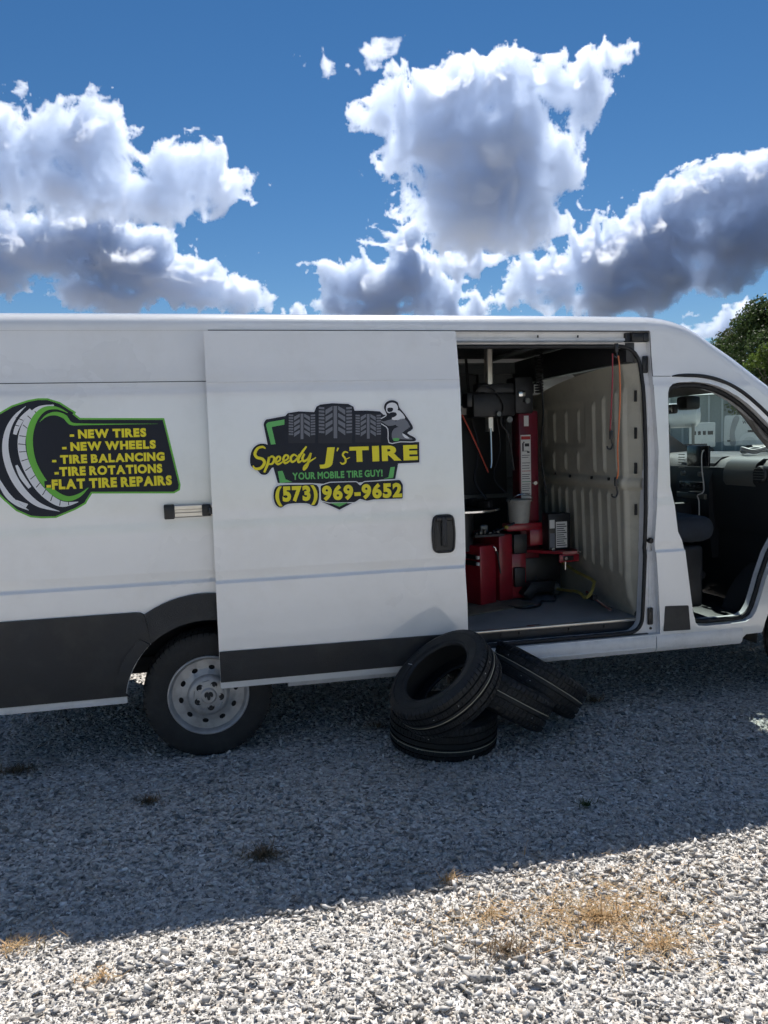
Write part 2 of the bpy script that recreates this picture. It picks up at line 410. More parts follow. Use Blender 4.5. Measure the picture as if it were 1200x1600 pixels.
def loft_loops(name, loops, m, parent=None, smooth=40, closed=True, cap=False):
    n = len(loops[0]); V = [p for l in loops for p in l]; F = []
    for i in range(len(loops)-1):
        for k in range(n if closed else n-1):
            k2 = (k+1) % n; F.append((i*n+k, i*n+k2, (i+1)*n+k2, (i+1)*n+k))
    if cap: F.append(tuple(range(n))); F.append(tuple(range((len(loops)-1)*n, len(loops)*n)))
    bm = bmesh.new(); bv = [bm.verts.new(p) for p in V]
    for f in F:
        try: bm.faces.new([bv[i] for i in f])
        except ValueError: pass
    return add(name, bmmesh(name, bm), m, parent, smooth=smooth)
def poly_grow(pl, d):
    """offset a closed 2-D outline outwards by d"""
    n = len(pl); ar = sum(pl[i][0]*pl[(i+1) % n][1]-pl[(i+1) % n][0]*pl[i][1] for i in range(n))
    sg = 1 if ar > 0 else -1; out = []
    for i in range(n):
        p0, p1, p2 = Vector(pl[i-1]), Vector(pl[i]), Vector(pl[(i+1) % n])
        a = (p1-p0).normalized(); b = (p2-p1).normalized()
        na = Vector((a.y, -a.x))*sg; nb = Vector((b.y, -b.x))*sg
        m_ = na+nb; m_ = m_.normalized() if m_.length > 1e-6 else na
        k = d/max(0.45, m_.dot(na)); out.append(tuple(p1+m_*k))
    return out
def smooth_poly(pts, n=4):
    """closed Catmull-Rom through pts"""
    out = []; m = len(pts)
    for i in range(m):
        p0, p1, p2, p3 = (Vector(pts[(i+j-1) % m]) for j in range(4))
        for k in range(n):
            t = k/n; out.append(tuple(0.5*((2*p1)+(-p0+p2)*t+(2*p0-5*p1+4*p2-p3)*t*t+(-p0+3*p1-3*p2+p3)*t**3)))
    return out
def smooth_line(pts, n=6):
    out = []; m = len(pts); P_ = [Vector(p) for p in pts]
    for i in range(m-1):
        p0 = P_[max(0, i-1)]; p1 = P_[i]; p2 = P_[i+1]; p3 = P_[min(m-1, i+2)]
        for k in range(n):
            t = k/n; out.append(0.5*((2*p1)+(-p0+p2)*t+(2*p0-5*p1+4*p2-p3)*t*t+(-p0+3*p1-3*p2+p3)*t**3))
    out.append(P_[-1]); return out

# ================================================================ the van
van = empty('cargo_van', (0, 0, 0))
tag(van, 'long white high-roof cargo van with its sliding side door open, parked on gravel', 'van')
_PZ = [0.34, 0.40, 0.46, 0.55, 0.994, 1.00, 1.006, 1.06, 1.285, 1.325, 1.60, 2.005, 2.025, 2.03, 2.075, 2.085, 2.35, 2.60]
_PY = [.040, .022, .006, 0.00, 0.000, .009, 0.015, .007, 0.011, 0.0145, .025, 0.036, 0.038, .042, .0445, .048, .078, .11]
def prof(z): return float(np.interp(z, _PZ, _PY))
def inset(x): return 0.30*max(0.0, (x-3.65)/1.35)**2
def Ys(x, z): return prof(z)+inset(x)
ROWS = [0.40, 0.46, 0.55, 0.70, 0.975, 0.988, 0.994, 1.00, 1.006, 1.013, 1.052, 1.06, 1.068, 1.08, 1.27, 1.285, 1.325, 1.34, 1.60, 1.8, 1.99, 2.005, 2.025, 2.03, 2.075, 2.085, 2.2]
def pnorm(z):
    s = (prof(z+0.004)-prof(z-0.004))/0.008
    return Vector((0, -1, s)).normalized()
def side_mesh(name, outline, holes, yfn, mirror=False, rows=ROWS):
    vs, fs = cdt(outline, holes, rows)
    V = [(p.x, yfn(p.x, p.y), p.y) for p in vs]
    if mirror: V = [(x, 2.05-y, z) for x, y, z in V]
    me = pymesh(name, V, [tuple(reversed(f)) if mirror else f for f in fs])
    bm = bmesh.new(); bm.from_mesh(me)
    bmesh.ops.dissolve_degenerate(bm, dist=1e-5, edges=bm.edges)
    bm.to_mesh(me); bm.free()
    # make normals face outwards
    if len(me.polygons) and (sum(p.normal.y*p.area for p in me.polygons) > 0) != mirror: me.flip_normals()
    N = []
    for v in me.vertices:
        n = pnorm(v.co.z); sx = (inset(v.co.x+.01)-inset(v.co.x-.01))/.02
        n = Vector((sx, n.y, n.z)).normalized()
        if mirror: n.y = -n.y
        N.append(n)
    me.polygons.foreach_set('use_smooth', np.ones(len(me.polygons), dtype=bool))
    me.normals_split_custom_set_from_vertices([tuple(n) for n in N])
    return me
# roof line: crest of the van along its length, and the panel edge below it
TOP = [(-1.40, 2.455), (-1.0, 2.465), (0, 2.468), (1.4, 2.468), (2.30, 2.468), (2.735, 2.466), (2.80, 2.464), (2.89, 2.454), (2.97, 2.436), (3.03, 2.416), (3.116, 2.372), (3.209, 2.312), (3.35, 2.222), (3.49, 2.120), (3.60, 2.042),
       (3.686, 1.982), (3.90, 1.83), (4.10, 1.69), (4.28, 1.56), (4.36, 1.47), (4.50, 1.385), (4.70, 1.30), (4.86, 1.18), (4.95, 1.02), (4.99, 0.80), (5.00, 0.55), (4.98, 0.42)]
EDGE = []
for i, (x, z) in enumerate(TOP):
    a = Vector(TOP[max(0, i-1)]); b = Vector(TOP[min(len(TOP)-1, i+1)]); t = (b-a).normalized(); n = Vector((-t.y, t.x))
    EDGE.append((x-n.x*0.112*(0.6 if x > 4.4 else 1), z-n.y*0.112*(0.6 if x > 4.4 else 1)))
def arc(cx, cz, r, a0, a1, n):
    return [(cx+r*math.cos(R(a0+(a1-a0)*i/n)), cz+r*math.sin(R(a0+(a1-a0)*i/n))) for i in range(n+1)]
ARCH_R = arc(0, 0.35, 0.435, 176, 4, 24); ARCH_F = arc(4.035, 0.35, 0.525, 172, 4, 24)
OUT = [(-1.40, 0.375)]+ARCH_R+[(3.36, 0.375), (3.40, 0.42)]+ARCH_F+[(4.60, 0.42)]+list(reversed(EDGE))
APER = [(1.30, 0.475), (2.775, 0.475), (2.752, 0.90), (2.737, 1.05), (2.755, 1.25), (2.777, 1.62), (2.755, 1.95), (2.745, 2.08), (2.745, 2.352), (0.10, 2.352), (0.10, 2.29), (1.30, 2.29)]
CABO = [(2.852, 1.40), (2.847, 1.873), (2.847, 1.975), (2.858, 2.01), (2.885, 2.032), (2.931, 2.041), (3.042, 2.043), (3.131, 2.031), (3.20, 2.012), (3.267, 1.985), (3.34, 1.946), (3.406, 1.902), (3.48, 1.840), (3.547, 1.778), (3.70, 1.640), (3.86, 1.49), (3.90, 1.40),
        (3.87, 1.24), (3.78, 1.13), (3.66, 1.03), (3.585, 0.92), (3.550, 0.83), (3.527, 0.77), (3.495, 0.668), (3.462, 0.575), (3.43, 0.53), (3.39, 0.508), (3.327, 0.503), (3.095, 0.502), (3.045, 0.508), (3.022, 0.53), (3.002, 0.60), (2.975, 0.787), (2.945, 1.00), (2.927, 1.06), (2.900, 1.115), (2.879, 1.28)]
DWIN = [(2.95, 1.32), (3.75, 1.30), (3.72, 1.55), (3.45, 1.84), (3.30, 1.93), (3.10, 1.985), (2.95, 1.985)]
body = add('side_panel', side_mesh('side_panel', OUT, [APER, CABO], Ys), 'white', van)
add('side_panel', side_mesh('side_panel', OUT, [DWIN], Ys, True), 'white', van)
# crest, roof, bonnet: cross sections from the panel edge over to the other edge
_S = [(0, 0), (0.22, 0.004), (0.42, 0.014), (0.62, 0.034), (0.80, 0.064), (0.93, 0.104), (1.0, 0.15), (1.05, 0.24), (1.11, 0.42), (1.16, 0.68), (1.18, 0.93)]
def cross(i):
    (ex, ez), (tx, tz) = EDGE[i], TOP[i]
    y0 = Ys(ex, ez)-(0.004 if i < 6 else 0)
    half = [(ex+(tx-ex)*s, y0+dy*(1 if tx < 4.3 else 1.25), ez+(tz-ez)*s) for s, dy in _S]
    return half+[(x, 2.05-y, z) for x, y, z in reversed(half)]
def loft_part(name, i0, i1, k0, k1, m, parent=van, off=0.0, smooth=60):
    V = []; F = []; n = k1-k0+1
    for i in range(i0, i1+1):
        c = cross(i)[k0:k1+1]
        V += [(x, y, z-off) for x, y, z in c]
    for i in range(i1-i0):
        for k in range(n-1): F.append((i*n+k, i*n+k+1, (i+1)*n+k+1, (i+1)*n+k))
    return add(name, pymesh(name, V, F), m, parent, smooth=smooth)
NK = len(_S)*2-1
loft_part('roof', 0, 5, 0, NK, 'white')
cab_roof = loft_part('cab_roof', 5, 14, 0, NK, 'white')
loft_part('pillar', 14, 18, 0, 5, 'white'); loft_part('pillar', 14, 18, NK-5, NK, 'white')
loft_part('windscreen', 14, 18, 5, NK-5, 'glass')
loft_part('bonnet', 18, len(TOP)-1, 0, NK, 'white')
loft_part('headliner', 6, 14, 3, NK-3, 'headliner', off=0.05)
# rear end
_rear = [(y, z) for x, y, z in cross(0)]
def _pt(y, z): return (-1.40, y, z)
RE = [(prof(z), z) for z in (0.375, 0.46, 0.55, 1.0, 1.06, 1.325, 2.03, 2.35)]+_rear+[(2.05-prof(z), z) for z in (2.35, 2.03, 1.325, 1.06, 1.0, 0.55, 0.46, 0.375)]
vs, fs = cdt(RE)
add('rear_panel', pymesh('rear_panel', [(-1.40, p.x, p.y) for p in vs], fs), 'white', van)
for s in (0, 1):
    rd = box('rear_door', (-1.425, 0.12+s*0.91, 0.56), (-1.403, 1.02+s*0.91, 2.28), 'white', van, bevel=0.008)
    box('handle', (-1.445, 0.86+s*0.2, 1.1), (-1.426, 0.98+s*0.2, 1.16), 'black', rd, bevel=0.008)
# front fascia pieces
box('bumper', (4.93, 0.20, 0.34), (5.06, 1.85, 0.72), 'clad', van, bevel=0.05, seg=3)
box('grille', (4.955, 0.55, 0.80), (5.02, 1.50, 1.02), 'black', van, bevel=0.03)
for s in (0, 1):
    box('headlight', (4.68, 0.19+s*1.40, 1.06), (4.90, 0.46+s*1.40, 1.22), 'lamp', van, bevel=0.04, seg=3)

# ---------------- rear quarter cladding, wheel-arch flare
def clad_mesh(name, poly, d0, d1):
    return prism_mesh(name, poly, d0, d1, lambda x, z, d: (x, Ys(x, z)-d, z))
flr = arc(0, 0.35, 0.437, 180.0, 124, 12)
quarter = [(-1.40, 0.395), (-0.497, 0.395)]+[(-0.425, 0.395)]+arc(0, 0.35, 0.44, 172, 131, 10)+[(-0.316, 0.838), (-0.335, 0.850), (-0.36, 0.853), (-1.40, 0.853)]
q = add('cladding', clad_mesh('cladding', quarter, -0.004, 0.016), 'clad', van, smooth=30)
flare = arc(0, 0.35, 0.437, 131.2, 8, 22)+list(reversed(arc(0, 0.35, 0.582, 122.4, 14, 22)))
fl = add('wheel_arch_flare', clad_mesh('wheel_arch_flare', flare, -0.004, 0.026), 'clad', van, smooth=30)
flare2 = arc(0, 0.35, 0.438, 170.5, 132, 12)+list(reversed(arc(0, 0.35, 0.50, 171.5, 134, 12)))
add('wheel_arch_flare', clad_mesh('wheel_arch_flare', flare2, 0.014, 0.026), 'clad', van, smooth=30)
box('sill_strip', (-1.40, 0.018, 0.352), (-0.43, 0.045, 0.393), 'jamb', van, bevel=0.006)
patch = rounded([(2.795, 0.492), (2.985, 0.487), (2.968, 0.645), (2.805, 0.652)], 0.006, 2)
add('cladding', clad_mesh('cladding', patch, -0.002, 0.004), 'clad', van)
# inner wheel wells, underbody, sill
for (cx, r_) in ((0, 0.47), (4.035, 0.55)):
    for y0, y1 in ((0.024, 0.42), (1.63, 2.026)):
        lp = [[(cx+r_*math.cos(R(a)), y, 0.35+r_*math.sin(R(a))) for a in range(0, 181, 10)] for y in (y0, y1)]
        loft_loops('wheel_well', lp, 'under', van, closed=False)
        yc_ = y1 if y0 < 1 else y0; hf = [(cx+r_*math.cos(R(a)), yc_, 0.35+r_*math.sin(R(a))) for a in range(20, 161, 10)]
        add('wheel_well', pymesh('wheel_well', hf, [tuple(range(len(hf)))]), 'under', van)
box('underbody', (0.50, 0.10, 0.44), (3.46, 1.95, 0.50), 'under', van)
box('underbody', (-1.36, 0.30, 0.47), (-0.52, 1.75, 0.52), 'under', van)
box('underbody', (4.5, 0.3, 0.36), (4.92, 1.75, 0.42), 'under', van)
for yb in (0.62, 1.40): box('chassis_rail', (-1.30, yb-0.04, 0.36), (3.4, yb+0.04, 0.46), 'under', van, bevel=0.008)
tube('axle', [(0, 0.25, 0.35), (0, 1.8, 0.35)], 0.045, 'under', van)
sl = [(0.045, 0.355), (0.020, 0.362), (0.002, 0.385), (-0.002, 0.40), (-0.002, 0.455), (0.004, 0.468), (0.03, 0.472), (0.085, 0.474), (0.085, 0.40)]
for xa, xb in ((0.44, 2.742), (2.748, 3.36)):
    loft_loops('sill', [[(x, y, z) for y, z in sl] for x in (xa, xb)], 'jamb', van, smooth=25, cap=True)
box('sill_lip', (0.44, -0.006, 0.392), (2.742, 0.0, 0.400), 'jamb', van, bevel=0.002)

# ---------------- sliding-door aperture: recessed flange, seal, latches, rail
OPEN = rounded([(1.36, 0.49), (2.665, 0.49), (2.684, 0.85), (2.700, 1.25), (2.712, 1.64), (2.704, 1.95), (2.684, 2.268), (1.36, 2.268)], [0.05, 0.10, 0.3, 0.3, 0.3, 0.3, 0.14, 0.05], 7)
FL_OUT = [(1.30, 0.475), (2.775, 0.475), (2.752, 0.90), (2.737, 1.05), (2.755, 1.25), (2.777, 1.62), (2.755, 1.95), (2.745, 2.08), (2.745, 2.292), (1.30, 2.292)]
fl_o = add('door_frame', side_mesh('door_frame', FL_OUT, [OPEN], lambda x, z: prof(z)+0.042), 'jamb', van)
def strip(name, poly, ya, yb, m, parent=van, closed=True):
    return loft_loops(name, [[(x, prof(z)+d, z) for x, z in poly] for d in (ya, yb)], m, parent, closed=closed)
strip('door_frame', APER[:9], 0.0, 0.042, 'jamb', closed=False)
strip('door_frame', OPEN, 0.042, 0.11, 'jamb')
add('door_seal', tube_mesh('door_seal', [(x, prof(z)+0.036, z) for x, z in OPEN], 0.013, 8, closed=True), 'seal', van, smooth=60)
# vertical pressed ridge on the pillar
tube('pillar_ridge', smooth_line([(2.722, prof(z)+0.046, z) for z in (0.55, 0.9, 1.03)]+[(2.716, prof(1.1)+0.046, 1.1), (2.728, prof(1.3)+0.046, 1.3), (2.742, prof(1.62)+0.046, 1.62), (2.733, prof(1.9)+0.046, 1.9), (2.728, prof(2.04)+0.046, 2.04)], 4), 0.009, 'jamb', van)
def striker(cz, h, w=0.018, x=2.722):
    y = prof(cz)+0.034
    b = box('latch', (x-w, y-0.010, cz-h/2), (x+w, y+0.006, cz+h/2), 'black', van, bevel=0.008, seg=3)
    for dz in (-0.3, 0.3):
        box('bolt', (x-0.006, y-0.014, cz+dz*h-0.006), (x+0.006, y-0.009, cz+dz*h+0.006), 'darkmetal', b, bevel=0.002)
striker(2.155, 0.105); striker(0.588, 0.11)
lathe('door_bump_stop', [(0, -0.02), (0.014, -0.02), (0.018, -0.012), (0.018, 0.01), (0, 0.01)], 'black', van, seg=20, axis='Y', loc=(2.727, prof(1.065)+0.034, 1.065))
lathe('plug', [(0, -0.004), (0.008, -0.004), (0.009, 0.002), (0, 0.002)], 'black', van, seg=14, axis='Y', loc=(2.73, prof(0.5)+0.038, 0.508))
# upper rail in its recess
rl = loft_loops('upper_rail', [[(x, y, z) for y, z in ((0.074, 2.290), (0.125, 2.290), (0.128, 2.300), (0.112, 2.304), (0.112, 2.318), (0.128, 2.322), (0.128, 2.348), (0.074, 2.354))] for x in (0.10, 2.60, 2.742)], 'jamb', van, closed=False, smooth=20)
box('rail_end_cap', (2.63, 0.080, 2.294), (2.738, 0.118, 2.348), 'black', van, bevel=0.006)
box('rail_end_cap', (2.705, 0.076, 2.294), (2.742, 0.100, 2.349), 'darkmetal', van, bevel=0.004)
box('gutter_strip', (0.09, 0.070, 2.3525), (2.742, 0.079, 2.358), 'seal', van)
for xs in (2.02, 2.28): box('clip', (xs, 0.108, 2.322), (xs+0.008, 0.114, 2.336), 'black', van)
# threshold: scuff plate, riser, bolts, lower step
box('threshold_strip', (1.32, 0.098, 0.548), (2.66, 0.125, 0.566), 'alu', van, bevel=0.004)
box('threshold_riser', (1.32, 0.108, 0.478), (2.70, 0.116, 0.549), 'darkmetal', van)
box('step_plate', (1.32, 0.030, 0.472), (2.71, 0.107, 0.480), 'darkmetal', van, bevel=0.003)
for xs in (1.62, 1.76, 1.88, 2.21, 2.45):
    lathe('bolt', [(0, -0.006), (0.009, -0.006), (0.010, 0.003), (0, 0.003)], 'black', van, seg=12, axis='Y', loc=(xs, 0.106, 0.528))
box('step_rib', (1.32, 0.070, 0.4795), (2.62, 0.076, 0.487), 'alu', van, bevel=0.002)

# ---------------- cab doorway: jamb, seals, roof gutter
def cabstrip(d0, d1, m, name='cab_door_frame'):
    return loft_loops(name, [[(x, Ys(x, z)+d, z) for x, z in CABO] for d in (d0, d1)], m, van)
cabstrip(0.0, 0.05, 'jamb')
_cc = (3.3, 1.3)
inner = [(_cc[0]+(x-_cc[0])*0.955, _cc[1]+(z-_cc[1])*0.965) for x, z in CABO]
loft_loops('cab_door_frame', [[(x, Ys(x, z)+0.05, z) for x, z in CABO], [(x, Ys(x, z)+0.055, z) for x, z in inner], [(x, Ys(x, z)+0.11, z) for x, z in inner]], 'jamb', van)
add('cab_door_seal', tube_mesh('cab_door_seal', [(x, Ys(x, z)+0.048, z) for x, z in [(_cc[0]+(x-_cc[0])*0.968, _cc[1]+(z-_cc[1])*0.975) for x, z in CABO]], 0.016, 8, closed=True), 'seal', van, smooth=60)
gut = [(2.88, 2.078), (2.93, 2.082), (3.05, 2.080), (3.15, 2.066), (3.25, 2.036), (3.36, 1.98), (3.47, 1.900), (3.57, 1.815), (3.72, 1.685), (3.90, 1.53)]
gp = smooth_line([Vector((x, Ys(x, z)-0.001, z)) for x, z in gut], 4)
add('roof_gutter', tube_mesh('roof_gutter', gp, [0.003+0.009*min(1, i/6) for i in range(len(gp))], 8), 'seal', van, smooth=60)
# inner A-pillar trim with grab handle
ap = smooth_line([Vector(p) for p in ((3.28, 0.13, 2.00), (3.40, 0.14, 1.93), (3.52, 0.15, 1.81), (3.60, 0.155, 1.72), (3.70, 0.16, 1.62), (3.86, 0.19, 1.47))], 5)
tube('pillar_trim', ap, 0.035, 'headliner', van)
gh = smooth_line([Vector(p) for p in ((3.50, 0.13, 1.83), (3.53, 0.105, 1.76), (3.58, 0.10, 1.69), (3.66, 0.105, 1.64), (3.70, 0.14, 1.63))], 5)
tube('grab_handle', gh, 0.016, 'headliner', van)
# seam lines in the bodywork
def seam(pts, w=0.0035, m='seal', nm='panel_gap'):
    P_ = [Vector((x, Ys(x, z)-0.0008, z)) for x, z in pts]
    return add(nm, tube_mesh(nm, P_, w, 6), m, van, smooth=60)
seam([(-1.38, 2.080), (-0.5, 2.080), (0.3, 2.080), (1.30, 2.080)], 0.0020)
seam([(2.748, 2.352), (2.747, 2.2), (2.748, 2.08)], 0.0022); seam([(2.748, 2.08), (2.80, 2.079), (2.87, 2.078)], 0.0016)
# body-coloured rub line where the door rail runs
tr = loft_loops('rear_rail', [[(x, y, z) for y, z in ((0.02, 1.352), (-0.012, 1.352), (-0.018, 1.358), (-0.018, 1.376), (-0.008, 1.380), (-0.008, 1.392), (-0.018, 1.396), (-0.018, 1.414), (-0.012, 1.420), (0.02, 1.420))] for x in (-0.13, 1.30)], 'alu', van, closed=False, smooth=20)
box('rail_end_cap', (-0.186, -0.022, 1.346), (-0.132, 0.022, 1.424), 'black', van, bevel=0.006)
box('roller_carriage', (0.012, -0.040, 1.356), (0.060, -0.019, 1.420), 'black', van, bevel=0.008)
box('roller_carriage', (0.045, -0.060, 1.366), (0.090, -0.030, 1.400), 'black', van, bevel=0.006)

# ---------------- sliding door
DY = -0.09
def Yd(x, z): return prof(z)+DY
DOOR = rounded([(0.066, 0.412), (1.482, 0.412), (1.478, 0.80), (1.470, 0.985), (1.476, 1.06), (1.478, 1.325), (1.474, 2.08), (1.468, 2.342), (0.066, 2.342)], [0.012, 0.02, 0, 0, 0, 0, 0, 0.01, 0.01], 3)
dm = side_mesh('sliding_door', DOOR, [], Yd)
door = add('sliding_door', dm, 'white', van)
loft_loops('door_edge', [[(x, Yd(x, z)+d, z) for x, z in DOOR] for d in (0.0, 0.03, 0.034)], 'white', door, smooth=30)
add('door_inner_panel', side_mesh('door_inner_panel', [(0.075, 0.42), (1.46, 0.42), (1.46, 2.33), (0.075, 2.33)], [], lambda x, z: prof(z)+DY+0.04), 'jamb', door)
dc = prism_mesh('cladding', rounded([(0.068, 0.452), (1.468, 0.452), (1.466, 0.614), (0.068, 0.622)], 0.004, 2), 0.0, 0.012, lambda x, z, d: (x, Yd(x, z)-d, z))
add('cladding', dc, 'clad', door, smooth=30)
for a_, b_ in (((0.068, 2.066), (1.473, 2.066)),):
    P_ = [Vector((a_[0]+(b_[0]-a_[0])*i/8, Yd(0, a_[1])-0.0002, a_[1])) for i in range(9)]
    add('crease', tube_mesh('crease', P_, 0.0018, 6), 'jamb', door, smooth=60)
hz = [(1.284, 1.085), (1.408, 1.085), (1.419, 1.195), (1.408, 1.305), (1.288, 1.305), (1.273, 1.195)]
hp = rounded(hz, [0.035, 0.035, 0.08, 0.035, 0.035, 0.08], 6)
hm = prism_mesh('door_handle', hp, 0.0, 0.012, lambda x, z, d: (x, Yd(x, z)-d, z))
hd = add('door_handle', hm, 'black', door, smooth=30)
rim = [Vector((x, Yd(x, z)-0.013, z)) for x, z in poly_grow(hp, -0.008)]
add('door_handle', tube_mesh('door_handle', rim, 0.006, 8, closed=True), 'black', door, smooth=60)
box('door_handle', (1.330, Yd(0, 1.2)-0.034, 1.125), (1.362, Yd(0, 1.2)-0.014, 1.292), 'clad', door, bevel=0.010, seg=3)
box('door_handle', (1.300, Yd(0, 1.2)-0.022, 1.268), (1.395, Yd(0, 1.2)-0.012, 1.296), 'black', door, bevel=0.008)

# ---------------- open front passenger door (swung forward)
fd = empty('front_door', (3.93, 0.03, 0), parent=van)
fdp = rounded([(0.02, 0.62), (0.42, 0.50), (0.95, 0.50), (1.03, 1.1), (1.05, 2.02), (0.86, 2.05), (0.60, 1.97), (0.30, 1.72), (0.02, 1.45)], 0.06, 4)
fwn = rounded([(0.20, 1.42), (0.98, 1.40), (0.99, 1.97), (0.84, 1.99), (0.62, 1.92), (0.38, 1.70)], 0.05, 4)
vs, fs = cdt(fdp, [fwn])
nV = len(vs)
fdm = pymesh('door_skin', [(0.03+0.03*p.y, -p.x, p.y) for p in vs]+[(-0.05+0.03*p.y, -p.x, p.y) for p in vs], [tuple(f) for f in fs]+[tuple(nV+i for i in f) for f in fs])
fo = add('door_skin', fdm, 'white', fd)
loft_loops('door_edge', [[(0.03+0.03*z, -x, z) for x, z in fdp], [(-0.05+0.03*z, -x, z) for x, z in fdp]], 'jamb', fd)
loft_loops('window_frame', [[(0.03+0.03*z, -x, z) for x, z in fwn], [(-0.05+0.03*z, -x, z) for x, z in fwn]], 'seal', fd)
vs, fs = cdt(fwn); add('window', pymesh('window', [(0.03*p.y, -p.x, p.y) for p in vs], fs), 'glass', fd)
box('door_trim', (-0.07, -0.92, 0.60), (-0.035, -0.12, 1.30), 'dash', fd, bevel=0.01)
fd.rotation_euler = (0, 0, R(-8))
vs, fs = cdt(DWIN); add('window', pymesh('window', [(p.x, 2.05-Ys(p.x, p.y)-0.01, p.y) for p in vs], fs), 'glass', van)

# ---------------- tyres and wheels
def tyre_mesh(name, Ro, Ri, w, blocks=60, slot=0.006):
    d = Ro-Ri
    P_ = [(Ri, -.40, 0), (Ri+.008, -.455, 0), (Ri+.018, -.463, 0), (Ri+.35*d, -.500, 0), (Ri+.62*d, -.500, 0), (Ri+.66*d, -.497, 0), (Ro-.032, -.482, 0), (Ro-.018, -.462, .5), (Ro-.007, -.43, 1), (Ro-.0025, -.385, 1), (Ro-.001, -.315, 1), (Ro-.001, -.305, .6), (Ro-.010, -.298, 0), (Ro-.010, -.262, 0),
          (Ro, -.255, .4), (Ro, -.225, .55), (Ro, -.115, .55), (Ro, -.105, 0.3), (Ro-.010, -.098, 0), (Ro-.010, -.058, 0), (Ro, -.05, 0), (Ro, 0, 0)]
    P_ = P_+[(r, -h, s) for r, h, s in reversed(P_[:-1])]
    P_ = P_+[(Ri+.012, .37, 0), (Ri+.4*d, .43, 0), (Ro-.022, .38, 0), (Ro-.014, 0, 0), (Ro-.022, -.38, 0), (Ri+.4*d, -.43, 0), (Ri+.012, -.37, 0)]
    n = len(P_); V = []; F = []; ang = []
    for b in range(blocks):
        a0 = 2*math.pi*b/blocks; s = 2*math.pi/blocks
        ang += [(a0, 0), (a0+s*.78, 0), (a0+s*.83, 1), (a0+s*.95, 1)]
    m_ = len(ang)
    for (a, dn) in ang:
        for (r, h, sl) in P_:
            rr = r-slot*sl*dn; aa = a+h*0.10
            V.append((rr*math.cos(aa), rr*math.sin(aa), h*w))
    for i in range(m_):
        j = (i+1) % m_
        for k in range(n):
            k2 = (k+1) % n; F.append((i*n+k, j*n+k, j*n+k2, i*n+k2))
    me = np_mesh(name, np.array(V), np.array(F, dtype=np.int32))
    return me
wheel_tyre = tyre_mesh('tyre', 0.355, 0.205, 0.225, 64, 0.007)
def disc_with_holes(name, ro, ri, nh, rc, rh, yf, m, parent):
    outer = [(ro*math.cos(2*math.pi*i/64), ro*math.sin(2*math.pi*i/64)) for i in range(64)]
    holes = [[(rc*math.cos(t)+rh*0.82*math.cos(a)*math.cos(t)-rh*1.1*math.sin(a)*math.sin(t), rc*math.sin(t)+rh*0.82*math.cos(a)*math.sin(t)+rh*1.1*math.sin(a)*math.cos(t)) for a in [2*math.pi*k/16 for k in range(16)]] for t in [2*math.pi*(j+0.25)/nh for j in range(nh)]]
    if ri: holes.append([(ri*math.cos(2*math.pi*i/48), ri*math.sin(2*math.pi*i/48)) for i in range(48)])
    vs, fs = cdt(outer, holes)
    # ring of extra depth behind each hole
    V = [(p.x, yf(math.hypot(p.x, p.y)), p.y) for p in vs]
    o = add(name, pymesh(name, V, fs), m, parent, smooth=40)
    return o, holes
def make_wheel(loc, flip=False):
    w = empty('wheel', loc, parent=van)
    if flip: w.rotation_euler = (0, 0, math.pi)
    t = add('tyre', wheel_tyre, 'rubber_used', w, smooth=28, loc=(0, 0.112, 0), rot=(R(90), 0, 0))
    lathe('rim', [(0.221, 0.012), (0.224, 0.006), (0.222, 0.000), (0.216, -0.002), (0.209, 0.004), (0.203, 0.018), (0.198, 0.030), (0.196, 0.06), (0.186, 0.072), (0.184, 0.20), (0.20, 0.215)], 'steel', w, seg=64, axis='Y')
    dsk, hl = disc_with_holes('wheel_disc', 0.198, 0.098, 10, 0.152, 0.0155, lambda r: float(np.interp(r, [0.09, 0.112, 0.125, 0.16, 0.19, 0.2], [0.012, 0.016, 0.030, 0.036, 0.030, 0.034])), 'steel', w)
    for h in hl[:-1]:
        lp = [[(x, y, z) for x, z in h] for y in (0.034, 0.052)]
        loft_loops('vent_hole', lp, 'under', dsk, smooth=40)
    lathe('brake_drum', [(0, 0.06), (0.18, 0.06), (0.18, 0.12), (0, 0.12)], 'under', w, seg=32, axis='Y')
    cap = lathe('hub_cap', [(0, -0.016), (0.036, -0.016), (0.041, -0.013), (0.046, -0.008), (0.092, -0.004), (0.102, 0.000), (0.110, 0.008), (0.116, 0.018), (0.10, 0.022)], 'steel', w, seg=48, axis='Y')
    for j in range(5):
        a = R(72*j+62); x, z = 0.0655*math.cos(a), 0.0655*math.sin(a)
        nu = lathe('lug_recess_shade', [(0, -0.0065), (0.017, -0.0062), (0.0195, -0.007), (0.0195, 0.004), (0, 0.004)], 'under', w, seg=18, axis='Y', loc=(x, 0, z))  # dark disc, its colour standing in for shade in the lug recess
        lathe('lug_stud', [(0, -0.013), (0.0085, -0.013), (0.0105, -0.010), (0.0105, 0), (0, 0)], 'darkmetal', nu, seg=6, axis='Y')
        b2 = R(72*j+98); arcp = [(0.083*math.cos(b2+R(q_)), -0.0066, 0.083*math.sin(b2+R(q_))) for q_ in range(-14, 15, 4)]
        tube('raised_rib', arcp, 0.0042, 'steel', w, seg=6)
    # ram-head style emblem on the cap
    em = smooth_poly([(-0.019, 0.020), (-0.006, 0.024), (0, 0.018), (0.006, 0.024), (0.019, 0.020), (0.024, 0.004), (0.016, -0.008), (0.011, 0.000), (0.006, -0.020), (-0.006, -0.020), (-0.011, 0.000), (-0.016, -0.008), (-0.024, 0.004)], 3)
    add('emblem', prism_mesh('emblem', em, 0.0, 0.004, lambda u, v, d: (u, -0.0155-d, v)), 'darkmetal', w)
    return w
make_wheel((0.0, 0.032, 0.350)); make_wheel((0.0, 2.018, 0.350), True)
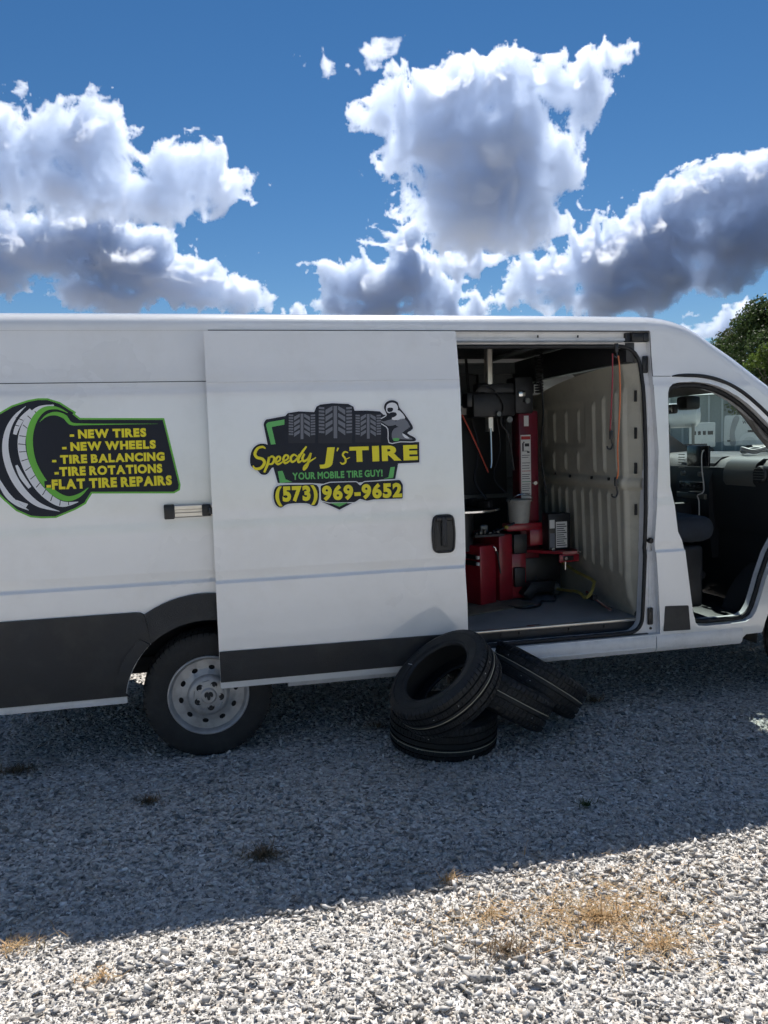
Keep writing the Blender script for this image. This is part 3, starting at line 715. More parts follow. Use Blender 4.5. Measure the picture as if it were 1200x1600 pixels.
make_wheel((4.045, 0.032, 0.350)); make_wheel((4.045, 2.018, 0.350), True)

# ================================================================ printed graphics on the van
_GLY = {}
def glyph(ch):
    """outline loops of one character of the built-in face: list of (points, is_hole)"""
    if ch in _GLY: return _GLY[ch]
    cu = bpy.data.curves.new('lettering', 'FONT'); cu.body = ch; cu.size = 1.0; cu.resolution_u = 5
    o = bpy.data.objects.new('lettering_source', cu); COL.objects.link(o)
    dg = bpy.context.evaluated_depsgraph_get(); me = bpy.data.meshes.new_from_object(o.evaluated_get(dg))
    bpy.data.objects.remove(o); bpy.data.curves.remove(cu)
    bm = bmesh.new(); bm.from_mesh(me); bpy.data.meshes.remove(me)
    bmesh.ops.remove_doubles(bm, verts=bm.verts, dist=1e-5)
    be = {e for e in bm.edges if len(e.link_faces) == 1}; loops = []
    while be:
        e = be.pop(); st_ = e.verts[0]; v = e.verts[1]; lp = [st_.co.xy.copy()]
        while v != st_:
            lp.append(v.co.xy.copy())
            nx = [f for f in v.link_edges if f in be]
            if not nx: break
            e = nx[0]; be.discard(e); v = e.other_vert(v)
        loops.append([tuple(p) for p in lp])
    bm.free()
    def inside(l, k): return pip(l[0][0], l[0][1], k)
    res = [(l, sum(inside(l, k) for k in loops if k is not l) % 2 == 1) for l in loops if len(l) > 2]
    _GLY[ch] = res
    return res
def place_text(s, x0, z0, x1, z1, yf, layer, m, parent, bold=0.03, shear=0.0, space=1.0, name='lettering', gap=0.10, word=0.32):
    """heavy lettering set between x0..x1 and z0..z1, one object for each word"""
    cur = 0.0; letters = []
    for ch in s:
        if ch == ' ': cur += word; letters.append(None); continue
        g = glyph(ch); xs = [p[0] for l, h in g for p in l]
        a0 = min(xs); w = max(xs)-a0
        ls = [([(p[0]-a0+cur+bold+shear*p[1], p[1]) for p in l], h) for l, h in g]
        letters.append(ls); cur += w+2*bold+gap*space
    grown = [None if L is None else [(poly_grow(l, -bold*0.8 if h else bold), h) for l, h in L] for L in letters]
    P_ = [p for L in grown if L for l, h in L for p in l]
    a0, a1 = min(p[0] for p in P_), max(p[0] for p in P_); b0, b1 = min(p[1] for p in P_), max(p[1] for p in P_)
    V = []; F = []; objs = []
    def flush():
        nonlocal V, F
        if V: objs.append(add(name, pymesh(name, V, F), m, parent))
        V = []; F = []
    for L in grown:
        if L is None: flush(); continue
        outs = [l for l, h in L if not h]; hol = [l for l, h in L if h]
        for o_ in outs:
            vs, fs = cdt(o_, [h for h in hol if pip(h[0][0], h[0][1], o_)])
            n = len(V)
            for p in vs:
                X = x0+(p.x-a0)/(a1-a0)*(x1-x0); Z = z0+(p.y-b0)/(b1-b0)*(z1-z0); V.append((X, yf(X, Z)-layer*0.0009, Z))
            F += [tuple(n+i for i in f) for f in fs]
    flush()
    return objs
def flat(name, poly, yf, layer, m, parent):
    vs, fs = cdt(poly)
    return add(name, pymesh(name, [(p.x, yf(p.x, p.y)-layer*0.0009, p.y) for p in vs], fs), m, parent)
def ribbon(name, pts, wid, yf, layer, m, parent, n=8):
    """a stroke of changing width; wid given per control point"""
    P_ = smooth_line([Vector((p[0], p[1], w)) for p, w in zip(pts, wid)], n)
    V = []; F = []
    for i, p in enumerate(P_):
        t = P_[min(i+1, len(P_)-1)]-P_[max(i-1, 0)]; t = Vector((t.x, t.y)); t = t.normalized() if t.length > 1e-9 else Vector((1, 0))
        nn = Vector((-t.y, t.x))*p.z/2
        for s_ in (1, -1):
            X, Z = p.x+nn.x*s_, p.y+nn.y*s_; V.append((X, yf(X, Z)-layer*0.0009, Z))
    for i in range(len(P_)-1): F.append((2*i, 2*i+1, 2*i+3, 2*i+2))
    return add(name, pymesh(name, V, F), m, parent)

# ---------------- services decal on the rear side panel
def U1(u, v): p = atY(u/3.529, 600+v/3.529, 0.022); return (p.x, p.z)
def L1(l): return [U1(*p) for p in l]
PX1 = abs(U1(100, 0)[0]-U1(0, 0)[0])/100
out1 = [(-125, 430), (-110, 320), (-70, 225), (-20, 165), (60, 118), (150, 88), (205, 78), (260, 78), (330, 100), (380, 132), (418, 155), (412, 165), (440, 187), (905, 188), (996, 555), (992, 585), (960, 603), (508, 604), (482, 645), (475, 660), (420, 692), (310, 738), (230, 740), (170, 735), (90, 700), (20, 640), (-50, 570), (-100, 500)]
flat('decal_border', L1(out1), Ys, 1, 'dgreen', van)
flat('decal_backing', poly_grow(L1(out1), -0.0095), Ys, 2, 'navy', van)
def rib1(nm, pts, w, m, layer=3): return ribbon(nm, L1(pts), [PX1*a for a in w], Ys, layer, m, van)
rib1('decal_tread', [(140, 122), (85, 175), (45, 245), (28, 330), (38, 420), (75, 515), (135, 600), (215, 665), (330, 702)], [2, 18, 28, 34, 38, 40, 38, 28, 2], 'dwhite')
rib1('decal_tread', [(295, 116), (215, 138), (160, 190), (126, 265), (118, 345), (140, 440), (195, 545), (265, 620), (345, 662), (432, 650)], [8, 34, 40, 42, 44, 46, 44, 42, 34, 4], 'dwhite')
rib1('decal_tread', [(168, 140), (120, 190), (92, 240), (80, 278)], [16, 26, 26, 20], 'dwhite')
rib1('decal_tread', [(90, 448), (120, 510), (165, 572)], [14, 26, 20], 'dwhite')
rib1('decal_tread', [(-10, 530), (40, 610), (95, 660), (160, 696)], [20, 30, 24, 3], 'dwhite')
rib1('decal_tread', [(90, 640), (150, 672)], [4, 26], 'dwhite')
for (a, b) in (((150, 175), (185, 205)), ((125, 225), (150, 245)), ((105, 285), (142, 290)), ((100, 330), (142, 335)), ((105, 375), (145, 372)), ((118, 425), (158, 412)), ((140, 478), (172, 455)), ((168, 525), (198, 500)), ((200, 570), (225, 540)), ((235, 612), (255, 578)), ((280, 645), (292, 610)), ((330, 670), (335, 632)), ((380, 668), (378, 635)), ((190, 150), (208, 172)), ((75, 225), (105, 232)), ((85, 185), (125, 200))):
    rib1('decal_tread_gap', [a, b], [5, 4], 'navy', 4)
rib1('decal_ring', [(372, 158), (310, 132), (245, 138), (195, 185), (166, 262), (164, 350), (185, 440), (235, 530), (300, 600), (370, 632), (435, 615), (488, 572)], [4, 16, 26, 34, 38, 38, 38, 38, 36, 32, 22, 3], 'dgreen', 5)
rib1('decal_ring', [(218, 208), (255, 175), (305, 163), (355, 180), (392, 218), (470, 222), (640, 221), (870, 219)], [2, 12, 22, 26, 18, 10, 6, 1], 'dgreen', 6)
for s, a, b, c, d in (('- NEW TIRES', 385, 297, 805, 247), ('- NEW WHEELS', 343, 364, 858, 315), ('- TIRE BALANCING', 288, 433, 907, 384), ('-TIRE ROTATIONS', 302, 500, 894, 449), ('-FLAT TIRE REPAIRS', 258, 571, 947, 515)):
    p0, p1 = U1(a, b), U1(c, d); pm0, pm1 = U1((a+c)/2, b), U1((a+c)/2, d)
    if s.startswith('-F'):
        flat('decal_backing', [U1(245, 535), U1(300, 530), U1(300, 575), U1(248, 572)], Ys, 6.5, 'navy', van)
    place_text(s, p0[0], pm0[1], p1[0], pm1[1], Ys, 8, 'dyellow', van, bold=0.062, gap=0.07, word=0.26)

# ---------------- logo decal on the sliding door
def U2(u, v): p = atY(370+u/3.75, 600+v/3.75, -0.068); return (p.x, p.z)
def L2(l): return [U2(*p) for p in l]
PX2 = abs(U2(100, 0)[0]-U2(0, 0)[0])/100
badge = [(160, 225), (172, 208), (285, 187), (300, 170), (365, 160), (455, 164), (468, 132), (490, 120), (560, 112), (655, 116), (685, 132), (692, 156), (765, 155), (840, 160), (862, 180), (900, 182), (900, 342), (1070, 340), (1070, 460), (946, 466), (928, 556), (850, 560), (760, 572), (600, 590), (430, 580), (240, 580), (214, 488), (190, 480), (180, 350), (158, 240)]
speedy = smooth_poly([(82, 478), (80, 420), (100, 372), (140, 350), (185, 358), (240, 400), (230, 480), (205, 492), (178, 528), (145, 530), (120, 505)], 3)
ph1 = smooth_poly([(226, 606), (270, 592), (380, 590), (468, 592), (482, 650), (472, 706), (445, 714), (405, 698), (300, 702), (258, 724), (226, 704), (214, 655)], 3)
ph2 = rounded([(490, 596), (545, 578), (700, 574), (722, 596), (745, 574), (955, 562), (972, 590), (970, 670), (800, 676), (760, 684), (720, 672), (690, 692), (540, 694), (492, 682)], 8, 3)
tip = [(486, 684), (716, 676), (600, 736)]
fig = smooth_poly([(864, 140), (876, 108), (910, 94), (944, 106), (955, 138), (985, 175), (1028, 240), (1030, 266), (1000, 288), (1046, 316), (1040, 336), (960, 336), (895, 342), (888, 262), (852, 232), (836, 212), (865, 196), (880, 180)], 3)
SH2 = [badge, speedy, ph1, ph2, tip, fig]
for i, s in enumerate(SH2):
    flat('decal_border', poly_grow(L2(s), 0.0095), Yd, 1+i*0.12, 'dwhite', door)
for i, s in enumerate(SH2):
    if s is fig or s is ph1 or s is ph2: flat('decal_border', poly_grow(L2(s), 0.005), Yd, 3+i*0.12, 'dwhite', door)
    flat('decal_backing', L2(s), Yd, (2 if s in (badge, speedy, tip) else 4)+i*0.12, 'navy', door)
for pl in ([(172, 236), (184, 224), (280, 207), (280, 238), (205, 252), (228, 352), (200, 355), (174, 250)], [(240, 512), (268, 508), (286, 558), (325, 574), (252, 580)], [(900, 488), (926, 485), (916, 550), (858, 556), (888, 546)], [(864, 196), (895, 196), (895, 214), (868, 212)]):
    flat('decal_bracket', L2(pl), Yd, 3, 'dgreen2', door)
flat('decal_bracket', L2([(548, 698), (650, 694), (600, 718)]), Yd, 5, 'dgreen2', door)
# three tyres of the emblem
for (a, b, c, d) in ((300, 170, 465, 350), (475, 124, 682, 352), (692, 172, 850, 346)):
    w = c-a; h = d-b
    def T(fx, fy): return (a+w*fx, b+h*fy)
    body_ = [T(0.02, 0.98), T(0.0, 0.55), T(0.02, 0.2), T(0.1, 0.06), T(0.25, 0.01), T(0.75, 0.01), T(0.9, 0.06), T(0.98, 0.2), T(1.0, 0.55), T(0.96, 0.98)]
    tb_ = flat('decal_tyre', L2(body_), Yd, 4, 'dgrey2', door)
    for sx in (0, 1):
        for k in range(11):
            y0 = 0.02+k*0.088; sg = (lambda f: f) if sx == 0 else (lambda f: 1-f)
            x_in, x_mid, x_out = 0.42, 0.22, 0.03
            top_ = max(0.02, y0-0.02)
            mm = 'dgrey' if k < 8 else 'dgrey2'
            if k % 2 == 0 and y0+0.24 < 1:
                flat('decal_tyre_rib', L2([T(sg(x_in), y0), T(sg(x_in), y0+0.10), T(sg(x_mid), y0+0.23), T(sg(x_mid), y0+0.10)]), Yd, 5, mm, door)
            if y0+0.08 < 0.98:
                flat('decal_tyre_rib', L2([T(sg(0.19), y0+0.03), T(sg(0.19), y0+0.085), T(sg(x_out), y0+0.075), T(sg(x_out), y0+0.02)]), Yd, 5, mm, door)
    flat('decal_tyre_rib', L2([T(0.45, 0.02), T(0.55, 0.02), T(0.55, 0.85), T(0.45, 0.85)]), Yd, 5, 'dgrey', door)
# kneeling mechanic in a helmet
for pl, mm, ly in (([(875, 142), (884, 118), (912, 108), (938, 118), (946, 145), (932, 166), (905, 172), (882, 166)], 'dwhite', 7), ([(884, 142), (906, 138), (918, 146), (908, 162), (886, 162)], 'navy', 8), ([(898, 168), (930, 166), (938, 182), (915, 196), (898, 188)], 'navy', 8),
                   ([(932, 160), (955, 156), (986, 192), (978, 206), (938, 212), (908, 206)], 'dwhite', 7), ([(938, 214), (984, 202), (1014, 245), (1008, 256), (950, 252), (930, 236)], 'dgrey', 7), ([(838, 212), (862, 219), (905, 207), (932, 219), (932, 238), (892, 246), (868, 233)], 'dgrey', 7.5),
                   ([(922, 262), (960, 250), (1008, 258), (966, 290), (1026, 318), (1020, 327), (952, 322), (914, 326), (908, 292)], 'dgrey', 7), ([(916, 318), (950, 318), (948, 332), (920, 334)], 'dgreen2', 8), ([(968, 290), (985, 296), (1012, 318), (985, 316)], 'dwhite', 8)):
    flat('decal_mechanic', smooth_poly(L2(pl), 2), Yd, ly, mm, door)
# script word, drawn as brush strokes
def st(pts, w, m='dyellow', layer=9): ribbon('lettering', L2(pts), [PX2*a*1.35 for a in w], Yd, layer, m, door, 6)
st([(168, 378), (150, 368), (122, 378), (106, 408), (118, 430), (150, 440), (162, 462), (140, 492), (108, 496), (94, 478)], [6, 10, 12, 13, 13, 13, 13, 13, 11, 5])           # S
st([(190, 428), (180, 470), (160, 518)], [11, 12, 9]); st([(184, 440), (205, 424), (220, 438), (208, 466), (186, 470)], [6, 9, 11, 10, 6])                                   # p
st([(222, 462), (250, 448), (254, 430), (240, 426), (228, 448), (240, 470), (268, 456)], [6, 8, 9, 9, 11, 10, 6])                                                            # e
st([(266, 456), (296, 440), (300, 422), (284, 418), (272, 440), (284, 464), (312, 448)], [6, 8, 9, 9, 11, 10, 6])                                                            # e
st([(352, 424), (334, 414), (316, 432), (322, 456), (344, 446), (366, 412)], [6, 9, 11, 10, 8, 6]); st([(408, 366), (384, 398), (362, 434), (362, 458), (384, 446)], [7, 11, 12, 10, 6])   # d
st([(396, 408), (384, 436), (392, 452), (414, 440), (432, 408)], [9, 11, 11, 9, 9]); st([(434, 404), (424, 440), (410, 482), (392, 502), (396, 480), (430, 452), (464, 430)], [9, 11, 11, 9, 7, 7, 4])   # y
st([(652, 402), (632, 398), (620, 416), (634, 436), (636, 458), (618, 468), (604, 458)], [5, 8, 9, 9, 9, 8, 4]); st([(632, 444), (662, 430)], [5, 3])                         # s
st([(594, 374), (586, 394)], [9, 4])
p0, p1 = U2(484, 496), U2(574, 370); place_text('J', p0[0], p0[1], p1[0], p1[1], Yd, 9, 'dyellow', door, bold=0.05, shear=0.10)
for ch, a, b, c, d in (('T', 662, 458, 772, 365), ('I', 794, 454, 832, 362), ('R', 850, 452, 962, 358), ('E', 976, 448, 1058, 356)):
    p0, p1 = U2(a, b), U2(c, d); place_text(ch, p0[0], p0[1], p1[0], p1[1], Yd, 9, 'dyellow', door, bold=0.055)
p0, p1, q0, q1 = U2(325, 562), U2(852, 500), U2(588, 552), U2(588, 510)
place_text('YOUR MOBILE TIRE GUY!', p0[0], q0[1], p1[0], q1[1], Yd, 9, 'dgreen2', door, bold=0.042, gap=0.07, word=0.24)
p0, p1, q0, q1 = U2(226, 690), U2(470, 600), U2(348, 712), U2(348, 596)
place_text('(573)', p0[0], q0[1], p1[0], q1[1], Yd, 9, 'dyellow', door, bold=0.056, gap=0.06)
p0, p1, q0, q1 = U2(500, 690), U2(964, 580), U2(732, 676), U2(732, 584)
place_text('969-9652', p0[0], q0[1], p1[0], q1[1], Yd, 9, 'dyellow', door, bold=0.056, gap=0.06)

# ================================================================ inside the van: fixed fittings (parts of the van)
box('cargo_floor', (0.50, 0.12, 0.52), (2.72, 1.97, 0.560), 'mat', van, bevel=0.004)
box('cargo_floor', (-1.36, 0.43, 0.52), (0.498, 1.62, 0.560), 'mat', van, bevel=0.004)
box('floor_anchor', (1.945, 0.135, 0.5605), (2.03, 0.165, 0.563), 'chrome', van, bevel=0.001)
# far inner wall with pressed frames and dark panels
box('inner_wall', (-1.36, 1.955, 0.56), (2.72, 1.965, 2.36), 'liner', van)
for xr in (-0.9, -0.1, 0.75, 1.50, 2.28):
    box('wall_rib', (xr, 1.905, 0.56), (xr+0.09, 1.954, 2.34), 'liner', van, bevel=0.012)
for z0, h in ((2.26, 0.09), (1.92, 0.06), (1.32, 0.08)):
    box('wall_rail', (-1.34, 1.895, z0), (2.70, 1.953, z0+h), 'liner', van, bevel=0.012)
box('inner_wall', (-1.36, 0.115, 0.90), (1.28, 0.125, 2.30), 'liner', van)
for xr in (-0.6, 0.2, 0.9, 1.6, 2.3):
    box('roof_bow', (xr, 0.25, 2.350), (xr+0.07, 1.80, 2.374), 'liner', van, bevel=0.01)
box('ceiling_shade_board', (-1.36, 0.26, 2.375), (2.66, 1.80, 2.388), 'dash', van, bevel=0.003)  # dark board added under the white roof to stand in for shade
# bulkhead between the load space and the cab: pressed sheet with ribs
PY = np.linspace(0.085, 1.97, 230); PZ = np.linspace(0.562, 2.30, 170)
YY, ZZ = np.meshgrid(PY, PZ, indexing='ij')
def bumpf(a, c, w): return np.clip(1-((a-c)/w)**2, 0, 1)
def win(a, lo, hi, s=0.03): return np.clip((a-lo)/s, 0, 1)*np.clip((hi-a)/s, 0, 1)
H = np.zeros_like(YY)
for k in range(13):                                   # lower ribs, slightly leaning
    yc = 0.30+k*0.125+0.03*(ZZ-1.0)
    H -= 0.016*np.sqrt(bumpf(YY, yc, 0.016))*win(ZZ, 0.80+0.01*k, 1.36)
for k, yc in enumerate((0.30, 0.47, 0.61)):
    H -= 0.018*np.sqrt(bumpf(YY, yc, 0.018))*win(ZZ, 1.47, 2.02-0.03*k)
for yc in (0.86, 1.06, 1.26):
    H -= 0.014*np.sqrt(bumpf(YY, yc, 0.016))*(win(ZZ, 1.68, 1.92)+win(ZZ, 1.47, 1.62))
H += 0.012*win(YY, 0.74, 1.42)*win(ZZ, 1.645, 1.965)                      # inset panel
H -= 0.020*np.sqrt(bumpf(ZZ, 1.415, 0.035))                               # waist swage
H -= 0.020*np.sqrt(bumpf(YY, 0.215, 0.03))*win(ZZ, 0.60, 2.06, 0.08)
H += 0.055*np.clip((0.19-YY)/0.09, 0, 1)                                   # turns to meet the door pillar
H += 0.030*np.clip((0.80-ZZ)/0.2, 0, 1)
H -= 0.05*np.clip((ZZ-2.02)/0.25, 0, 1)
TOPZ = 2.165-0.10*np.clip((YY-0.3)/1.2, 0, 1)**2
keep = ZZ <= TOPZ
V = np.stack([2.655-0.0+H*1.0+0.012*np.sin(ZZ*2.2), YY, np.minimum(ZZ, TOPZ)], -1)
ny_, nz_ = YY.shape; idx = np.arange(ny_*nz_).reshape(ny_, nz_)
qd = np.stack([idx[:-1, :-1], idx[1:, :-1], idx[1:, 1:], idx[:-1, 1:]], -1)
kq = keep[:-1, :-1] & keep[1:, :-1]
F = qd[kq]
bme = np_mesh('bulkhead', V.reshape(-1, 3), F.reshape(-1, 4))
add('bulkhead', bme, 'beige', van, smooth=True)
# dark box standing in for the shaded gap above the bulkhead; slots in its pillar
box('bulkhead_gap_shade', (2.60, 0.10, 2.17), (2.66, 1.95, 2.36), 'dash', van, bevel=0.01)
for z in (1.93, 1.70, 1.48, 1.22): box('slot', (2.668, 0.118, z), (2.684, 0.126, z+0.07), 'black', van)
for y, z in ((0.62, 1.43), (0.95, 1.43), (0.38, 1.43), (1.2, 1.44)): box('slot', (2.628, y, z), (2.640, y+0.015, z+0.02), 'black', van)
# ---- cab: floor, seat, dashboard, mirror
box('cab_floor', (2.70, 0.14, 0.46), (3.56, 1.92, 0.500), 'dash', van, bevel=0.01)
box('cab_floor', (2.70, 0.14, 0.50), (3.10, 1.92, 0.60), 'dash', van, bevel=0.02)
box('firewall', (3.74, 0.16, 0.45), (3.80, 1.90, 1.30), 'dash', van, bevel=0.03)
box('footwell_side', (3.40, 1.0, 0.50), (3.9, 1.06, 1.2), 'dash', van, bevel=0.02)
box('footwell_carpet', (3.12, 0.16, 0.501), (3.72, 0.98, 0.512), 'dash', van, bevel=0.004)
seat = empty('passenger_seat', (3.10, 0.48, 0.5), parent=van)
def sbox(n, lo, hi, m, bv): return box(n, [lo[i]-(3.10, 0.48, 0.5)[i] for i in range(3)], [hi[i]-(3.10, 0.48, 0.5)[i] for i in range(3)], m, seat, bevel=bv, seg=3)
sbox('seat_base', (2.76, 0.26, 0.56), (3.26, 0.74, 0.98), 'dash', 0.03)
sbox('cushion', (2.74, 0.22, 1.00), (3.34, 0.78, 1.175), 'seat', 0.082)
sbox('backrest', (2.69, 0.24, 1.12), (2.82, 0.76, 1.85), 'seat', 0.05)
sbox('seat_base', (3.10, 0.29, 0.74), (3.30, 0.72, 0.80), 'black', 0.02)
drv = empty('driver_seat', (3.10, 1.50, 0.5), parent=van)
for nm, lo, hi, m, bv in (('seat_base', (-.34, -.24, .06), (.16, .24, .48), 'dash', .03), ('cushion', (-.36, -.27, .48), (.20, .27, .64), 'seat', .06), ('backrest', (-.41, -.26, .58), (-.25, .26, 1.32), 'seat', .05)):
    box(nm, lo, hi, m, drv, bevel=bv, seg=3)
_bef = set(o.name for o in COL.objects)
# dashboard main roll, lofted across the cab
dp = [(3.62, 0.98), (3.60, 1.12), (3.60, 1.24), (3.585, 1.33), (3.60, 1.42), (3.66, 1.475), (3.76, 1.505), (3.93, 1.515), (4.12, 1.52), (4.12, 0.98)]
loft_loops('dashboard', [[(x, y, z) for x, z in dp] for y in (0.17, 0.24, 1.86, 1.90)], 'dash', van, smooth=35, cap=True)
gl = [(3.598, 1.29), (3.566, 1.33), (3.566, 1.40), (3.595, 1.455), (3.65, 1.492), (3.70, 1.50)]
loft_loops('glove_box', [[(x, y, z) for x, z in gl] for y in (0.30, 0.62)], 'silver', van, closed=False, smooth=50)
lathe('air_vent', [(0, -0.03), (0.052, -0.03), (0.060, -0.02), (0.060, 0.03), (0, 0.03)], 'black', van, seg=28, axis='X', loc=(3.60, 0.245, 1.385))
for k in range(5): box('vent_slat', (3.560, 0.20, 1.350+k*0.018), (3.572, 0.29, 1.355+k*0.018), 'silver', van)
for o in COL.objects:
    if o.name not in _bef: o.location = (0.09, 0, 0.05) if o.name.split('.')[0] != 'air_vent' else Vector(o.location)+Vector((0.09, 0, 0.05))
_bef = set(o.name for o in COL.objects)
stk = [(3.50, 0.80), (3.47, 1.05), (3.47, 1.36), (3.52, 1.50), (3.58, 1.545), (3.66, 1.55), (3.66, 0.80)]
loft_loops('centre_stack', [[(x, y, z) for x, z in stk] for y in (0.78, 1.20)], 'dash', van, smooth=30, cap=True)
scr = box('touch_screen', (3.455, 0.77, 1.475), (3.475, 1.04, 1.632), 'screen', van, bevel=0.006)
for k in range(6): box('vent_slat', (3.462, 1.085, 1.46+k*0.020), (3.470, 1.16, 1.466+k*0.020), 'silver', van)
for yk in (0.86, 1.08): lathe('knob', [(0, -0.03), (0.017, -0.03), (0.019, 0), (0, 0)], 'silver', van, seg=18, axis='X', loc=(3.466, yk, 1.42))
box('radio', (3.458, 0.84, 1.30), (3.470, 1.14, 1.36), 'screen', van, bevel=0.003)
for k in range(5): box('radio_button', (3.453, 0.88+k*0.05, 1.322), (3.459, 0.905+k*0.05, 1.334), 'silver', van)
box('switch_strip', (3.445, 0.80, 1.235), (3.470, 1.16, 1.275), 'silver', van, bevel=0.006)
ck = smooth_line([Vector(p) for p in ((3.50, 0.83, 1.62), (3.44, 0.82, 1.58), (3.43, 0.81, 1.46), (3.44, 0.80, 1.34), (3.42, 0.78, 1.29), (3.40, 0.82, 1.265), (3.42, 0.83, 1.22), (3.40, 0.80, 1.10), (3.36, 0.78, 0.98))], 5)
tube('phone_cable', ck, 0.0045, 'cable', van, seg=6)
for o in COL.objects:
    if o.name not in _bef: o.location = Vector(o.location)+Vector((0.185, 0.0, 0.0))
# steering wheel
sw = Vector((3.46, 1.50, 1.40)); ax = Vector((-0.75, 0, 0.66)).normalized(); e1 = Vector((0, 1, 0)); e2 = ax.cross(e1)
add('steering_wheel', tube_mesh('steering_wheel', [sw+(e1*math.cos(R(a))+e2*math.sin(R(a)))*0.20 for a in range(0, 360, 10)], 0.016, 8, closed=True), 'black', van, smooth=60)
tube('steering_column', [sw-ax*0.02, sw-ax*0.30], 0.06, 'dash', van)
# rear-view camera mirror on the windscreen
box('mirror_mount', (3.52, 0.86, 1.90), (3.64, 1.00, 2.00), 'black', van, bevel=0.02)
mr_ = box('rear_view_mirror', (3.46, 0.93, 1.875), (3.50, 1.16, 1.945), 'black', van, bevel=0.014)
box('mirror_glass', (3.455, 0.95, 1.886), (3.461, 1.14, 1.936), 'chrome', mr_, bevel=0.002)
box('sun_visor', (3.40, 0.25, 2.055), (3.58, 0.80, 2.075), 'headliner', van, bevel=0.008, rot=Matrix.Rotation(R(33), 3, 'Y'))

# ================================================================ things carried inside the van
FZ = 0.561
# ---- tyre changer
tcx = empty('tyre_changer', (2.05, 1.15, FZ)); tag(tcx, 'red tyre changing machine with round turntable and tall red column inside the van', 'tyre changer')
def loc(p): return (p[0]-2.05, p[1]-1.15, p[2]-FZ)
def tb(n, lo, hi, m, parent=None, bv=0.006, rz=0, piv=None, rot=None): return box(n, loc(lo), loc(hi), m, parent or tcx, bevel=bv, rotz=rz, piv=loc(piv) if piv else None, rot=rot)
A0 = R(24)
cabn = tb('cabinet', (1.876, 0.80, FZ+0.008), (2.03, 1.45, 0.985), 'red', bv=0.010, rz=A0, piv=(1.876, 0.80, 0.6))
tb('cabinet_vent', (1.87, 0.86, 0.855), (1.880, 0.99, 0.875), 'black', rz=A0, piv=(1.876, 0.80, 0.6), bv=0.002)
for z0 in (0.845, 0.89):
    tb('grip', (1.862, 0.83, z0), (1.885, 1.10, z0+0.032), 'black', rz=A0, piv=(1.876, 0.80, 0.6), bv=0.006)
    tb('grip_tip', (1.860, 0.806, z0+0.004), (1.882, 0.830, z0+0.028), 'paper', rz=A0, piv=(1.876, 0.80, 0.6), bv=0.005)
tb('cabinet', (2.055, 0.90, FZ+0.008), (2.17, 1.30, 1.045), 'red', bv=0.008, rz=R(14), piv=(2.055, 0.90, 0.6))
tb('cabinet_panel', (2.172, 0.905, 0.66), (2.255, 0.93, 0.80), 'black', bv=0.006); tb('cabinet_panel', (2.172, 0.91, 0.90), (2.275, 0.935, 1.04), 'black', bv=0.006)
tb('cabinet', (2.17, 0.95, FZ+0.008), (2.28, 1.40, 0.90), 'red', bv=0.008)
tb('foot_plate', (2.24, 0.86, 0.575), (2.32, 1.02, 0.68), 'darkmetal', bv=0.01, rot=Matrix.Rotation(R(38), 3, 'Y'))
tube('release_lever', [Vector(loc(p)) for p in ((2.0, 0.835, 0.955), (2.015, 0.83, 0.93), (2.04, 0.84, 0.78))], 0.006, 'black', tcx); tube('release_lever', [Vector(loc(p)) for p in ((1.985, 0.83, 0.975), (2.0, 0.83, 0.965), (2.005, 0.83, 0.945))], 0.008, 'chrome', tcx)
# column with warning label
tb('column', (2.25, 0.98, 0.85), (2.40, 1.12, 1.92), 'redd', bv=0.012)
lb = tb('warning_label', (2.262, 0.974, 1.29), (2.338, 0.979, 1.748), 'paper', bv=0.001)
tb('warning_label_print', (2.265, 0.9725, 1.715), (2.335, 0.9735, 1.738), 'redink', lb and tcx, bv=0)
for z, m_, w in ((1.60, 'ink', .06), (1.585, 'ink', .05), (1.545, 'ink', .062), (1.525, 'ink', .055), (1.507, 'ink', .058), (1.487, 'redink', .066), (1.462, 'ink', .06), (1.447, 'ink', .052), (1.432, 'ink', .06), (1.41, 'greenink', .066), (1.392, 'ink', .06), (1.377, 'ink', .055), (1.362, 'ink', .06), (1.347, 'ink', .05), (1.325, 'ink', .06), (1.31, 'ink', .056)):
    tb('warning_label_print', (2.268, 0.9725, z), (2.268+w, 0.9735, z+0.004), m_, bv=0)
for x, z, w, h in ((2.272, 1.63, .012, .06), (2.292, 1.665, .034, .022), (2.288, 1.63, .03, .004), (2.31, 1.618, .018, .012), (2.28, 1.69, .01, .01)): tb('warning_label_print', (x, 0.9725, z), (x+w, 0.9735, z+h), 'ink', bv=0)
tb('small_label', (2.29, 0.975, 1.81), (2.325, 0.979, 1.885), 'paper', bv=0.001)
lathe('knob', [(0, -0.02), (0.014, -0.02), (0.016, -0.01), (0.016, 0.01), (0, 0.01)], 'chrome', tcx, seg=18, axis='Y', loc=loc((2.362, 0.97, 1.40)))
# head: horizontal arm, hexagonal post, mount tool
tb('arm', (1.95, 0.99, 2.04), (2.38, 1.10, 2.12), 'darkmetal', bv=0.012)
tb('arm', (2.22, 0.96, 1.90), (2.36, 1.14, 2.16), 'darkmetal', bv=0.015); tb('arm', (1.90, 0.95, 1.88), (2.22, 1.12, 2.05), 'darkmetal', bv=0.02)
tb('arm_guide', (1.86, 0.97, 1.95), (2.02, 1.10, 2.06), 'black', bv=0.02); tb('air_cylinder', (2.24, 0.94, 2.02), (2.29, 0.955, 2.06), 'chrome', bv=0.004)
lathe('vertical_post', [(0, 1.22-1.2), (0.032, 0.02), (0.032, 0.62), (0, 0.62)], 'alu', tcx, seg=6, loc=loc((2.045, 1.02, 1.76)), smooth=10)
tube('mount_tool', [Vector(loc(p)) for p in ((2.03, 0.96, 1.80), (2.03, 0.955, 1.56), (2.02, 0.95, 1.52))], 0.010, 'chrome', tcx)
